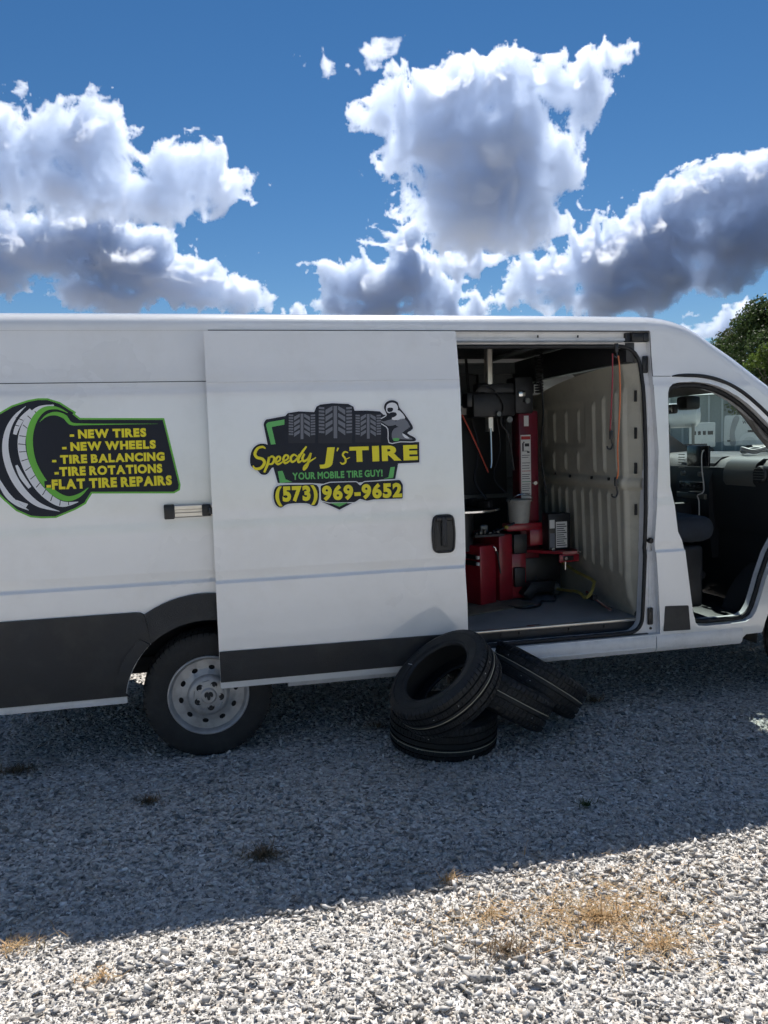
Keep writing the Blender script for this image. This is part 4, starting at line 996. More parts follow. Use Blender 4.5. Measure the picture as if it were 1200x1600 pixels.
for p, r_ in (((2.08, 0.95, 1.90), .018), ((2.16, 0.95, 1.86), .022), ((2.30, 0.955, 1.99), .02)):
    lathe('fitting', [(0, -0.03), (r_, -0.03), (r_, 0.03), (0, 0.03)], 'silver', tcx, seg=14, axis='Y', loc=loc(p))
tube('air_line', smooth_line([Vector(loc(p)) for p in ((1.92, 0.95, 2.06), (1.97, 0.93, 2.10), (2.05, 0.94, 2.07), (2.12, 0.94, 1.96), (2.10, 0.94, 1.84), (2.16, 0.95, 1.74), (2.20, 0.96, 1.5))], 6), 0.007, 'black', tcx, seg=6)
tube('air_line', smooth_line([Vector(loc(p)) for p in ((2.36, 1.0, 2.10), (2.43, 1.0, 2.12), (2.45, 1.0, 1.9), (2.43, 1.0, 1.6), (2.47, 1.0, 1.3))], 6), 0.007, 'black', tcx, seg=6)
# turntable with clamps
lathe('turntable', [(0, 0.0), (0.05, 0.0), (0.26, 0.005), (0.275, 0.010), (0.275, 0.024), (0.26, 0.030), (0, 0.030)], 'darkmetal', tcx, seg=48, loc=loc((1.80, 0.98, 1.215)))
lathe('turntable', [(0.276, 0.0), (0.279, 0.002), (0.279, 0.014), (0.276, 0.016)], 'chrome', tcx, seg=48, loc=loc((1.80, 0.98, 1.226)))
lathe('turntable_shaft', [(0.09, 0), (0.09, 0.28), (0, 0.28)], 'darkmetal', tcx, seg=24, loc=loc((1.80, 0.98, 0.94)))
for k in range(4):
    a = R(45+90*k); c_ = Vector((1.80+0.19*math.cos(a), 0.98+0.19*math.sin(a), 1.265))
    tb('clamp', (c_.x-0.05, c_.y-0.03, 1.246), (c_.x+0.05, c_.y+0.03, 1.30), 'darkmetal', bv=0.01, rz=a)
# bead breaker arm and plate
bp_ = [(2.12, 1.02), (2.24, 0.94), (2.46, 0.72), (2.56, 0.70), (2.60, 0.78), (2.60, 0.98), (2.40, 1.05)]
pl = prism_mesh('shelf_plate', [loc((x, y, 0))[:2] for x, y in bp_], 0.905-FZ, 0.925-FZ, lambda x, y, d: (x, y, d)); add('shelf_plate', pl, 'red', tcx)
tb('shelf_bracket', (2.43, 0.71, 0.85), (2.58, 0.73, 0.905), 'red', bv=0.006); tb('shelf_bracket', (2.455, 0.704, 0.862), (2.535, 0.712, 0.896), 'black', bv=0.003)
tb('bracket', (2.30, 0.92, 0.95), (2.50, 1.02, 1.07), 'red', bv=0.01); tb('bracket', (2.12, 0.92, 1.06), (2.40, 1.02, 1.12), 'red', bv=0.015)
for p in ((2.47, 0.70, 0.88), (2.585, 0.71, 0.915), (2.42, 0.80, 0.935)):
    lathe('bolt', [(0, -0.014), (0.012, -0.014), (0.012, 0.01), (0, 0.01)], 'chrome', tcx, seg=6, axis='Y', loc=loc(p))
tube('pin', [Vector(loc((2.47, 0.705, 0.855))), Vector(loc((2.47, 0.705, 0.80)))], 0.006, 'chrome', tcx)
tb('motor_housing', (2.28, 1.02, 0.60), (2.60, 1.5, 0.88), 'black', bv=0.04)
tb('gauge', (1.93, 0.93, 1.06), (1.99, 0.96, 1.12), 'silver', bv=0.01)
# ---- other loose things
bk = empty('bucket', (2.21, 0.90, 1.126)); tag(bk, 'dirty white plastic bucket standing on the red machine', 'bucket')
lathe('bucket_wall', [(0.070, 0), (0.082, 0.15), (0.088, 0.152), (0.088, 0.166), (0.080, 0.166), (0.068, 0.012), (0, 0.012), (0, 0), (0.070, 0)], 'bucket', bk, seg=32)
tube('handle', [Vector((0.087*math.cos(R(a)), 0.087*math.sin(R(a))*0.75-0.03, 0.150-0.06*math.sin(R(a)))) for a in range(180, 361, 12)], 0.003, 'chrome', bk, seg=6)
bx_ = empty('control_box', (2.48, 0.86, 0.927)); tag(bx_, 'black box with white instruction label on the red bracket', 'box')
box('case', (-0.085, -0.05, 0), (0.085, 0.07, 0.26), 'black', bx_, bevel=0.008)
box('label', (-0.03, -0.0525, 0.015), (0.055, -0.051, 0.20), 'paper', bx_)
for k in range(11): box('label_print', (-0.025, -0.0535, 0.028+k*0.015), (0.050-0.01*(k % 3), -0.0527, 0.034+k*0.015), 'ink', bx_)
box('label', (-0.078, -0.0525, 0.155), (-0.04, -0.051, 0.215), 'paper', bx_); box('label', (-0.078, -0.0525, 0.02), (-0.04, -0.051, 0.12), 'dgrey', bx_)
wb = box('plywood_board', (1.62, 0.60, FZ), (2.22, 1.45, FZ+0.010), 'wood', None, bevel=0.002, rotz=R(20), piv=(1.86, 0.75, FZ)); tag(wb, 'thin weathered plywood sheet under the red tyre changer', 'board')
hs_pts = [Vector((2.53+0.028*math.cos(a), 1.25+0.028*math.sin(a), 2.36-0.30*a/(2*math.pi*15))) for a in np.linspace(0, 2*math.pi*15, 300)]
ch = tube('coiled_hose', hs_pts, 0.006, 'darkmetal', None, seg=6); tag(ch, 'dark coiled air hose hanging beside the red column', 'hose')
MT_BR = mat('red_elastic_cord', (0.50, 0.07, 0.045), 0.7)
# bungee cords hanging in the doorway, each with its hooks
def bungee(label, pts, r, m, hooks):
    b0 = Vector(pts[0]); e = empty('bungee_cord', b0); tag(e, label, 'bungee cord')
    tube('cord', [p-b0 for p in smooth_line([Vector(p) for p in pts], 5)], r, m, e, seg=8)
    for c, s in hooks:
        c = Vector(c)-b0
        tube('hook', smooth_line([c+Vector(q)*s for q in ((0, 0, 0.03), (0, 0, 0.0), (0.004, 0, -0.03), (0.008, 0, -0.05), (-0.004, 0, -0.075), (-0.026, 0, -0.072), (-0.03, 0, -0.055))], 4), 0.0055, 'black', e, seg=7)
        box('hook_clip', (c.x-0.011, c.y-0.008, c.z-0.01), (c.x+0.011, c.y+0.008, c.z+0.045), 'black', e, bevel=0.004)
def hx(x, y, X=2.47): p = atX(x, y, X); return (p.x, p.y, p.z)
bungee('orange bungee cord hanging the full height of the bulkhead, nearest the door pillar', [hx(966, 556), hx(968, 575), hx(969, 620), hx(967, 665), hx(965, 700), hx(966, 735), hx(964, 748)], 0.0048, 'bungee_o', [(hx(963, 757), 1.0), (hx(963, 548), 0.5)])
bungee('dark red bungee cord with a black hook, hanging left of the longer orange one', [hx(957, 552), hx(957, 590), hx(955, 640), hx(953, 676)], 0.0045, 'bungee_r', [(hx(955, 684), 0.9)])
bungee('red bungee cord stretched diagonally beside the tyre changer column', [tuple(atY(722, 648, 0.75)), tuple(atY(742, 690, 0.82)), tuple(atY(763, 738, 0.9))], 0.0050, MT_BR, [])
# yellow strap along the foot of the bulkhead
def webbing(name, pts, w, m, parent):
    P_ = smooth_line([Vector(p) for p in pts], 6); V = []; F = []
    for i, p in enumerate(P_):
        t = (P_[min(i+1, len(P_)-1)]-P_[max(i-1, 0)]).normalized(); s = t.cross(Vector((-0.7, -0.5, 0.5))).normalized()*w/2
        n = t.cross(s).normalized()*0.0015
        V += [p+s+n, p-s+n, p-s-n, p+s-n]
    for i in range(len(P_)-1):
        for k in range(4): F.append((4*i+k, 4*i+(k+1) % 4, 4*i+4+(k+1) % 4, 4*i+4+k))
    return add(name, pymesh(name, V, F), m, parent, smooth=40)
ys_ = empty('ratchet_strap', (2.5, 0.8, FZ)); tag(ys_, 'crumpled yellow ratchet strap at the foot of the beige bulkhead', 'strap')
o_ = Vector((2.5, 0.8, FZ))
def F3(x, y, X): p = atX(x, y, X); return p-o_
webbing('webbing', [F3(878, 878, 2.6), F3(900, 893, 2.6), F3(922, 904, 2.58), F3(929, 910, 2.56)], 0.021, 'yellow', ys_)
webbing('webbing', [F3(929, 908, 2.56), F3(926, 920, 2.5), F3(921, 930, 2.46), F3(914, 934, 2.44), F3(908, 928, 2.46), F3(900, 924, 2.48), F3(888, 923, 2.5), F3(870, 920, 2.5)], 0.021, 'yellow', ys_)
box('ratchet', (0.06, -0.32, 0.05), (0.10, -0.22, 0.09), 'darkmetal', ys_, bevel=0.008); tube('ratchet', [(0.08, -0.2, 0.09), (0.09, -0.45, 0.03), (0.1, -0.52, 0.02)], 0.012, 'chrome', ys_)
# clutter further back
cb = empty('wheel_weight_cabinet', (2.05, 1.72, FZ)); tag(cb, 'dark cabinet with small white drawer cards against the far wall', 'cabinet')
box('carcass', (-0.45, -0.12, 0), (0.35, 0.16, 1.45), 'dash', cb, bevel=0.01)
for k in range(5): box('card', (-0.25+k*0.11, -0.125, 1.36), (-0.16+k*0.11, -0.121, 1.43), 'paper', cb)
box('shelf', (-0.45, -0.16, 0.70), (0.35, -0.12, 0.73), 'silver', cb)
ph = box('phone_tray', (3.585, 0.82, 1.277), (3.63, 0.94, 1.290), 'black', None, bevel=0.005); tag(ph, 'dark phone lying on a tray below the dashboard screen', 'phone')
gv = empty('charging_cable_bundle', (3.92, 0.62, 1.565)); tag(gv, 'bundle of white cable coiled on top of the dashboard', 'cable')
tube('cable_loop', [Vector((0.07*math.cos(a), 0.13*math.sin(a), 0.012+0.010*math.sin(3*a)+0.0016*a)) for a in np.linspace(0, 6*math.pi, 90)], 0.007, 'cable', gv, seg=6)

# hoses, cables and tools hung about the machine
def hang(label, pts, r, m, nm, cat): 
    o = tube(nm, smooth_line([Vector(p) for p in pts], 6), r, m, None, seg=7); tag(o, label, cat); return o
hang('black air hose looping from the ceiling down to the turntable', [tuple(atY(728, 560, 1.3)), tuple(atY(735, 640, 1.25)), tuple(atY(748, 700, 1.2)), tuple(atY(742, 750, 1.15)), tuple(atY(760, 780, 1.1))], 0.010, 'black', 'air_hose', 'hose')
hang('thin grey cable drooping in front of the dark cabinet', [tuple(atY(775, 640, 1.2)), tuple(atY(782, 700, 1.2)), tuple(atY(772, 745, 1.15)), tuple(atY(790, 770, 1.1))], 0.006, 'darkmetal', 'power_cable', 'cable')
hang('black cable lying on the van floor beside the red cabinet', [(2.05, 0.72, 0.568), (2.12, 0.62, 0.568), (2.25, 0.66, 0.568), (2.33, 0.80, 0.568), (2.42, 0.78, 0.568), (2.5, 0.95, 0.568)], 0.007, 'black', 'power_cable', 'cable')
ti = empty('tyre_iron', tuple(atY(790, 826, 0.86))); tag(ti, 'long steel tyre lever resting across the red machine below the bucket', 'tyre lever')
tube('lever', [(-0.16, 0.0, -0.05), (0.0, 0.0, 0.01), (0.10, 0.0, 0.05), (0.135, 0.0, 0.075)], [0.004, 0.008, 0.008, 0.005], 'darkmetal', ti, seg=8)
lathe('knob', [(0, -0.016), (0.014, -0.01), (0.016, 0.0), (0.014, 0.01), (0, 0.016)], 'yellow', ti, seg=14, loc=(0.0, -0.012, 0.012))
mb = empty('machine_tray', (1.92, 0.88, 1.06)); tag(mb, 'grey tool tray with scattered small parts under the turntable', 'tray')
box('tray', (-0.06, -0.03, -0.02), (0.16, 0.10, 0.0), 'darkmetal', mb, bevel=0.004)
for k in range(6): box('part', (-0.05+k*0.033, -0.02+0.01*(k % 3), 0.0), (-0.03+k*0.033, 0.02+0.01*(k % 2), 0.015+0.008*(k % 3)), 'silver' if k % 2 else 'black', mb, bevel=0.003)
jb = empty('floor_jack', (2.30, 1.22, FZ)); tag(jb, 'dark floor jack tucked behind the red bracket on the van floor', 'jack')
box('frame', (-0.05, -0.25, 0.03), (0.22, 0.20, 0.12), 'darkmetal', jb, bevel=0.02); tube('handle', [(0.08, -0.2, 0.1), (0.12, -0.1, 0.5), (0.14, 0.0, 0.9)], 0.014, 'black', jb)
for u in (-0.06, 0.23): lathe('wheel', [(0, -0.02), (0.05, -0.02), (0.05, 0.02), (0, 0.02)], 'silver', jb, seg=16, axis='X', loc=(u, -0.2, 0.05))
# cab details: belt, hinges, check strap
webbing('seat_belt', [(2.87, 0.13, 1.92), (2.90, 0.15, 1.5), (2.92, 0.20, 1.1), (2.93, 0.22, 0.75)], 0.045, 'black', van)
for z in (0.95, 1.36): box('door_hinge', (3.86, 0.035, z-0.04), (3.93, 0.075, z+0.04), 'jamb', van, bevel=0.008)

# ---------------------------------------------------------------- ground
def gravel_mat(name, per_stone):
    m = bpy.data.materials.new(name); m.use_nodes = True
    nt = m.node_tree; b = nt.nodes['Principled BSDF']; b.inputs['Roughness'].default_value = 0.9; b.inputs['Specular IOR Level'].default_value = 0.25
    tc = nd(nt, 'ShaderNodeTexCoord')
    ramp = nd(nt, 'ShaderNodeValToRGB'); cr = ramp.color_ramp
    cols = [(0.0, (0.20, 0.19, 0.18)), (0.14, (0.38, 0.365, 0.345)), (0.45, (0.57, 0.548, 0.515)), (0.75, (0.68, 0.66, 0.63)), (0.87, (0.53, 0.46, 0.385)), (1.0, (0.84, 0.83, 0.81))]
    cr.elements[0].position = 0; cr.elements[0].color = (*cols[0][1], 1); cr.elements[1].position = 1; cr.elements[1].color = (*cols[-1][1], 1)
    for p, c in cols[1:-1]:
        e = cr.elements.new(p); e.color = (*c, 1)
    if per_stone:
        g = nd(nt, 'ShaderNodeNewGeometry'); nt.links.new(g.outputs['Random Per Island'], ramp.inputs[0])
        n = nd(nt, 'ShaderNodeTexNoise'); nt.links.new(tc.outputs['Object'], n.inputs['Vector']); n.inputs['Scale'].default_value = 90; n.inputs['Detail'].default_value = 4
    else:
        vo = nd(nt, 'ShaderNodeTexVoronoi'); nt.links.new(tc.outputs['Object'], vo.inputs['Vector']); vo.inputs['Scale'].default_value = 55
        sp = nd(nt, 'ShaderNodeSeparateColor'); nt.links.new(vo.outputs['Color'], sp.inputs[0]); nt.links.new(sp.outputs[0], ramp.inputs[0])
        n = nd(nt, 'ShaderNodeTexNoise'); nt.links.new(tc.outputs['Object'], n.inputs['Vector']); n.inputs['Scale'].default_value = 40; n.inputs['Detail'].default_value = 6
        bp = nd(nt, 'ShaderNodeBump'); nt.links.new(vo.outputs['Distance'], bp.inputs['Height']); bp.invert = True; bp.inputs['Strength'].default_value = 0.9; bp.inputs['Distance'].default_value = 0.012
        nt.links.new(bp.outputs[0], b.inputs['Normal'])
    mr = nd(nt, 'ShaderNodeMapRange'); nt.links.new(n.outputs[0], mr.inputs[0]); mr.inputs[1].default_value = 0.3; mr.inputs[2].default_value = 0.7; mr.inputs[3].default_value = 0.84; mr.inputs[4].default_value = 1.1
    sc = nd(nt, 'ShaderNodeVectorMath', operation='SCALE'); nt.links.new(ramp.outputs[0], sc.inputs[0]); nt.links.new(mr.outputs[0], sc.inputs['Scale'])
    nt.links.new(sc.outputs[0], b.inputs['Base Color'])
    if per_stone:
        bp = nd(nt, 'ShaderNodeBump'); nt.links.new(n.outputs[0], bp.inputs['Height']); bp.inputs['Strength'].default_value = 0.25; bp.inputs['Distance'].default_value = 0.004; nt.links.new(bp.outputs[0], b.inputs['Normal'])
    return m
M_STONE = gravel_mat('gravel_stone', True); M_GROUND = gravel_mat('gravel_ground', False)
def gz(x, y):
    return 0.010*math.sin(x*1.3+0.4)*math.sin(y*1.1+1.0)
_xs = [-900, -200, -60, -20, -10]+[-6+0.5*i for i in range(37)]+[16, 30, 80, 250, 900]
_ys = [-900, -200, -60, -20, -10]+[-6+0.5*i for i in range(25)]+[9, 14, 25, 60, 150, 400, 2500]
V = []; F = []
def gzf(x, y):
    k = max(0.0, 1-max(abs(x-2)/8, abs(y)/6)); return (gz(x, y)*min(1, k*3)) - 0.002
for x in _xs:
    for y in _ys: V.append((x, y, gzf(x, y)))
ny = len(_ys)
for i in range(len(_xs)-1):
    for j in range(ny-1): F.append((i*ny+j, (i+1)*ny+j, (i+1)*ny+j+1, i*ny+j+1))
g = add('gravel_ground', pymesh('gravel_ground', V, F), M_GROUND, smooth=True); g['kind'] = 'structure'

# loose stones: low hulls of many shapes, each stone an island of one mesh
def stone_shapes(n=14):
    rs = random.Random(3); out = []
    for _ in range(n):
        bm = bmesh.new()
        sx, sy, sz = 1.0, rs.uniform(0.5, 0.95), rs.uniform(0.30, 0.68)
        for i in range(rs.choice((6, 7, 7, 8, 9))):
            d = Vector((rs.gauss(0, 1), rs.gauss(0, 1), rs.gauss(0, 1))).normalized()*rs.uniform(0.82, 1.05)
            bm.verts.new((d.x*sx*0.5, d.y*sy*0.5, d.z*sz*0.5))
        bmesh.ops.convex_hull(bm, input=bm.verts)
        for v in [v for v in bm.verts if not v.link_faces]: bm.verts.remove(v)
        bmesh.ops.triangulate(bm, faces=bm.faces); bm.verts.index_update()
        out.append((np.array([v.co[:] for v in bm.verts], np.float32), np.array([[v.index for v in f.verts] for f in bm.faces], np.int32))); bm.free()
    return out
SHAPES = stone_shapes()
def scatter(pos, size, seed):
    rg = np.random.default_rng(seed); n = len(pos); kind = rg.integers(0, len(SHAPES), n)
    # random rotation: yaw free, tilt mild
    yaw = rg.uniform(0, 2*np.pi, n); tx = rg.normal(0, 0.38, n); ty = rg.normal(0, 0.38, n)
    VV = []; FF = []; base = 0
    for k, (sv, sf) in enumerate(SHAPES):
        ids = np.nonzero(kind == k)[0]
        if not len(ids): continue
        cz, sz = np.cos(yaw[ids]), np.sin(yaw[ids]); cx, sx = np.cos(tx[ids]), np.sin(tx[ids]); cy, sy = np.cos(ty[ids]), np.sin(ty[ids])
        v = sv[None]*size[ids][:, None, None]
        x, y, z = v[..., 0], v[..., 1], v[..., 2]
        y, z = y*cx[:, None]-z*sx[:, None], y*sx[:, None]+z*cx[:, None]
        x, z = x*cy[:, None]+z*sy[:, None], -x*sy[:, None]+z*cy[:, None]
        x, y = x*cz[:, None]-y*sz[:, None], x*sz[:, None]+y*cz[:, None]
        P_ = np.stack([x, y, z], -1)+pos[ids][:, None, :]
        VV.append(P_.reshape(-1, 3)); nv = len(sv)
        FF.append((sf[None]+(base+np.arange(len(ids))*nv)[:, None, None]).reshape(-1, 3)); base += len(ids)*nv
    return np.concatenate(VV), np.concatenate(FF)
rg = np.random.default_rng(5)
def region(x0, x1, y0, y1, per_m2, smin_, smax_, bias=2.2):
    n = int((x1-x0)*(y1-y0)*per_m2)
    # jittered lattice keeps coverage even
    k = math.sqrt(1.0/per_m2); nx, ny_ = int((x1-x0)/k), int((y1-y0)/k)
    gx, gy = np.meshgrid(np.arange(nx), np.arange(ny_), indexing='ij')
    px = x0+(gx.ravel()+rg.uniform(-0.15, 1.15, nx*ny_))*k; py = y0+(gy.ravel()+rg.uniform(-0.15, 1.15, nx*ny_))*k
    s = smin_+(smax_-smin_)*rg.random(nx*ny_)**bias
    patch_ = fbm(px*1.9+3.0, py*2.6+8.0, 3, 0.5); s = np.where(patch_ < 0.46, smin_+(s-smin_)*(0.6+0.4*np.clip((patch_-0.36)/0.10, 0, 1)), s)   # packed, finer areas
    z = np.array([gzf(a, b) for a, b in zip(px, py)])+0.003+s*rg.uniform(0.02, 0.26, nx*ny_)
    return np.stack([px, py, z], 1).astype(np.float32), s.astype(np.float32)
sets = [region(-1.35, 2.5, -3.1, -1.55, 2300, 0.012, 0.056, 2.1), region(-1.2, 2.4, -2.9, -1.2, 5200, 0.007, 0.016, 1.2), region(-2.0, 4.0, -1.6, -0.15, 2400, 0.012, 0.050, 2.2), region(-2.4, 5.0, -0.2, 2.6, 900, 0.018, 0.050, 1.8),
        region(-3.6, -2.0, -3.0, 0.5, 700, 0.02, 0.05), region(-6.0, -3.6, -3.4, 3.5, 260, 0.025, 0.05), region(5.5, 7.5, -3.0, 2.5, 260, 0.025, 0.05), region(-3.6, -1.35, -4.2, -3.0, 400, 0.02, 0.05), region(2.5, 4.6, -3.1, -1.5, 700, 0.02, 0.05), region(4.0, 5.6, -1.6, -0.2, 500, 0.02, 0.05), region(-1.3, 2.2, -4.2, -3.05, 500, 0.02, 0.055),
        region(-1.3, 2.4, -3.0, -1.6, 12, 0.045, 0.062, 1.0)]
pos = np.concatenate([s[0] for s in sets]); siz = np.concatenate([s[1] for s in sets])
SV, SF = scatter(pos, siz, 9)
sme = np_mesh('gravel_stones', SV, SF); sme.materials.append(M_STONE)
so = bpy.data.objects.new('gravel_stones', sme); COL.objects.link(so); so['kind'] = 'stuff'; so['label'] = 'loose pale grey crushed stone covering the ground'

# ================================================================ loose tyres beside the van
new_tyre = tyre_mesh('tyre', 0.305, 0.190, 0.205, 66, 0.006)
def ring_line(r, h, n=72, half=0.0022):
    V = []; F = []
    for i in range(n):
        a = 2*math.pi*i/n
        for hh in (h-half, h+half): V.append((r*math.cos(a), r*math.sin(a), hh))
    for i in range(n):
        j = (i+1) % n; F.append((2*i, 2*j, 2*j+1, 2*i+1))
    return pymesh('paint_line', V, F)
M_LINE = mat('pale_yellow_paint_line', (0.40, 0.38, 0.29), 0.7); M_LINEW = mat('white_paint_mark', (0.7, 0.7, 0.68), 0.7); M_LINEG = mat('green_paint_mark', (0.05, 0.5, 0.25), 0.7)
def loose_tyre(label, c, n, spin, line_h=(0.018,), marks=()):
    t = empty('loose_tyre', c); tag(t, label, 'tyre', 'new tyres piled beside the van')
    t.rotation_mode = 'QUATERNION'
    t.rotation_quaternion = Vector(n).normalized().to_track_quat('Z', 'Y') @ Matrix.Rotation(spin, 3, 'Z').to_quaternion()
    add('tyre_carcass', new_tyre, 'rubber', t, smooth=28)
    for sg in (1, -1):
        for rr_, hh in ((0.212, 0.0985), (0.258, 0.1030)): add('sidewall_rib', tube_mesh('sidewall_rib', [(rr_*math.cos(R(a)), rr_*math.sin(R(a)), sg*hh) for a in range(0, 360, 6)], 0.0012, 6, closed=True), 'rubber', t, smooth=60)
    for h in line_h: add('paint_line', ring_line(0.3056, h), M_LINE, t)
    rs = random.Random(int(spin*100))
    for k in range(34):      # stamped factory codes on the tread
        a = rs.uniform(0, 2*math.pi); h = rs.choice((-0.034, 0.034, 0.035)); 
        V = []
        w_ = rs.uniform(0.003, 0.007)
        for da, dh in ((-1, -1), (1, -1), (1, 1), (-1, 1)): V.append((0.3058*math.cos(a+da*w_/0.6), 0.3058*math.sin(a+da*w_/0.6), h+dh*0.0016))
        if k % 3 == 0: add('code_mark', pymesh('code_mark', V, [(0, 1, 2, 3)]), M_LINEW, t)
    for (a, r0, r1, m_) in marks:
        V = []
        for da, rr in ((-0.008, r0), (0.008, r0), (0.008, r1), (-0.008, r1)): V.append((rr*math.cos(a+da), rr*math.sin(a+da), 0.1035))
        add('chalk_mark', pymesh('chalk_mark', V, [(0, 1, 2, 3)]), m_, t)
    return t
loose_tyre('black tyre lying flat on the gravel at the bottom of the pile', (1.295, -0.165, 0.112), (0.03, -0.06, 1), 0.3, (-0.030,))
loose_tyre('black tyre leaning open side up on top of the pile, hole facing the viewer', tuple(atY(695, 1066, -0.445)), (-0.60, -0.14, 0.785), 1.1, (-0.005,), ((2.2, 0.20, 0.24, M_LINEW),))
loose_tyre('black tyre tilted low in the middle of the pile, tread towards the viewer', (1.63, -0.19, 0.275), (0.52, 0.06, 0.85), 2.0, (0.012,))
t4 = loose_tyre('black tyre leaning at the right end of the pile, white label on its edge', (1.915, -0.03, 0.275), (0.57, 0.08, 0.82), 2.9, (0.012,))

tl = pymesh('paper_label', [(0.29, -0.035, 0.104), (0.29, 0.035, 0.104), (0.235, 0.035, 0.106), (0.235, -0.035, 0.106)], [(0, 1, 2, 3)])
lab_ = add('paper_label', tl, 'paper', t4); lab_.rotation_euler = (0, 0, 2.0)

# ================================================================ background seen past the cab
def wpt(x, y, Y): p = atY(x, y, Y); return p
# cream/white travel trailer
def azp(px, dist, z=0.0):
    d = ray(px, 690); k = dist/math.hypot(d.x, d.y); return (CAM.x+d.x*k, CAM.y+d.y*k, z)
def face(px):
    d = ray(px, 690); return (0, 0, -math.atan2(d.x, d.y))
tr_ = empty('travel_trailer', azp(1168, 70), face(1168)); tr_.scale = (0.84, 1, 1); tag(tr_, 'white travel trailer with dark lettering and one wheel, seen through the windscreen', 'trailer')
M_TRW = mat('trailer_white_panel', (0.62, 0.66, 0.66), 0.5, var=0.05); M_TRG = mat('trailer_grey_trim', (0.30, 0.32, 0.33), 0.5)
prf = rounded([(-2.05, 0.75), (2.0, 0.75), (2.05, 2.9), (1.7, 3.12), (-2.0, 3.12), (-2.05, 1.4)], 0.2, 3)
add('shell', prism_mesh('shell', prf, -0.6, 1.8, lambda u, v, d: (u, d, v)), M_TRW, tr_)
add('swoosh', prism_mesh('swoosh', smooth_poly([(-1.5, 0.85), (-1.0, 0.85), (-1.1, 1.8), (-0.7, 2.9), (-1.15, 3.0), (-1.5, 2.0)], 3), -0.615, -0.605, lambda u, v, d: (u, d, v)), M_TRG, tr_)
add('wheel_arch', prism_mesh('wheel_arch', arc(0.15, 0.78, 0.95, 175, 5, 16)+arc(0.15, 0.78, 0.62, 5, 175, 16), -0.64, -0.605, lambda u, v, d: (u, d, v)), mat('trailer_light_trim', (0.75, 0.78, 0.78), 0.5), tr_)
lathe('wheel', [(0.0, -0.02), (0.16, -0.02), (0.2, 0.02), (0.22, -0.03), (0.36, -0.03), (0.38, 0.04), (0.38, 0.2), (0, 0.2)], 'rubber_used', tr_, seg=28, axis='Y', loc=(0.15, -0.55, 0.42))
lathe('wheel_rim', [(0.0, -0.03), (0.18, -0.03), (0.2, 0.0), (0, 0.0)], 'silver', tr_, seg=20, axis='Y', loc=(0.15, -0.57, 0.42))
for u, v, w, h in ((0.0, 1.75, 1.1, 0.16), (0.0, 1.48, 1.0, 0.14), (-1.75, 1.05, 0.28, 0.12), (1.55, 1.10, 0.28, 0.12)):
    box('window', (u, -0.625, v), (u+w, -0.602, v+h), 'dash', tr_)
place_text('Wildwood', -0.45, 2.40, 1.05, 2.66, lambda x, z: -0.612, 1, 'navy', tr_, bold=0.02)
box('hitch', (2.05, 0.4, 0.55), (3.0, 0.5, 0.65), 'under', tr_)
# horizontal tank on a truck bed
tk = empty('tank_truck', azp(1083, 60), face(1083)); tag(tk, 'white cylindrical tank truck seen through the left part of the windscreen', 'truck')
M_TANK = mat('tank_white_paint', (0.60, 0.64, 0.65), 0.35, coat=0.4)
lathe('tank', [(0, -2.6), (0.5, -2.55), (0.80, -2.3), (0.86, -2.0), (0.86, 2.0), (0.80, 2.3), (0.5, 2.55), (0, 2.6)], M_TANK, tk, seg=36, axis='X', loc=(-2.1, 0, 3.05))
for u in (-3.4, -1.6, 0.0): box('cradle', (u-0.1, -0.8, 1.0), (u+0.1, 0.8, 2.4), 'silver', tk)
box('frame', (-4.4, -0.7, 0.85), (0.9, 0.7, 1.05), 'under', tk)
for u in (-3.6, -2.6, 0.3):
    for yv in (-0.75, 0.55): lathe('wheel', [(0, 0), (0.5, 0), (0.5, 0.25), (0, 0.25)], 'rubber_used', tk, seg=24, axis='Y', loc=(u, yv, 0.5))
# long grey metal shed with posts and a white sign board
sh = empty('metal_shed', azp(1112, 86), face(1112)); tag(sh, 'long pale grey metal shed with upright posts behind the trailer', 'shed')
M_SHED = mat('grey_sheet_metal', (0.26, 0.31, 0.31), 0.6, var=0.08); M_POST = mat('pale_post', (0.45, 0.5, 0.5), 0.6)
box('shed_wall', (-9, 0, 0), (3.6, 6, 5.6), M_SHED, sh)
for k in range(11): box('post', (-8.9+k*1.22, -0.25, 0), (-8.72+k*1.22, -0.05, 5.5), M_POST, sh)
vs_ = [(-9.4, -0.6, 5.55), (4.0, -0.6, 5.55), (4.0, 3, 6.8), (-9.4, 3, 6.8), (4.0, 6.6, 5.55), (-9.4, 6.6, 5.55)]
add('shed_roof', pymesh('shed_roof', vs_, [(0, 1, 2, 3), (3, 2, 4, 5), (0, 3, 5), (1, 4, 2)]), M_POST, sh)
bxv = empty('box_trailer', azp(1096, 68), face(1096)); tag(bxv, 'small white box trailer with dark marks between the tank and the shed posts', 'trailer')
box('body', (-0.9, 0, 0.7), (1.0, 2, 2.6), M_TRW, bxv, bevel=0.05)
for k, (u, w) in enumerate(((-0.7, 0.3), (-0.25, 0.2), (0.1, 0.22), (0.45, 0.4))): box('mark', (u, -0.03, 1.65), (u+w, -0.005, 1.95), 'dash', bxv)
for u in (-0.55, 0.6): lathe('wheel', [(0, 0), (0.34, 0), (0.34, 0.2), (0, 0.2)], 'rubber_used', bxv, seg=20, axis='Y', loc=(u, 0.05, 0.34))
# grass beyond the gravel
M_GRASS = mat('far_grass_field', (0.085, 0.115, 0.035), 0.95, var=0.35, vscale=0.5, dirt=(0.20, 0.17, 0.08), dirt_amt=0.7, dscale=0.3)
vs_ = [(-900, 34, -0.004), (900, 34, -0.004), (900, 2500, -0.004), (-900, 2500, -0.004)]
gr_ = add('grass_field', pymesh('grass_field', vs_, [(0, 1, 2, 3)]), M_GRASS); gr_['kind'] = 'structure'

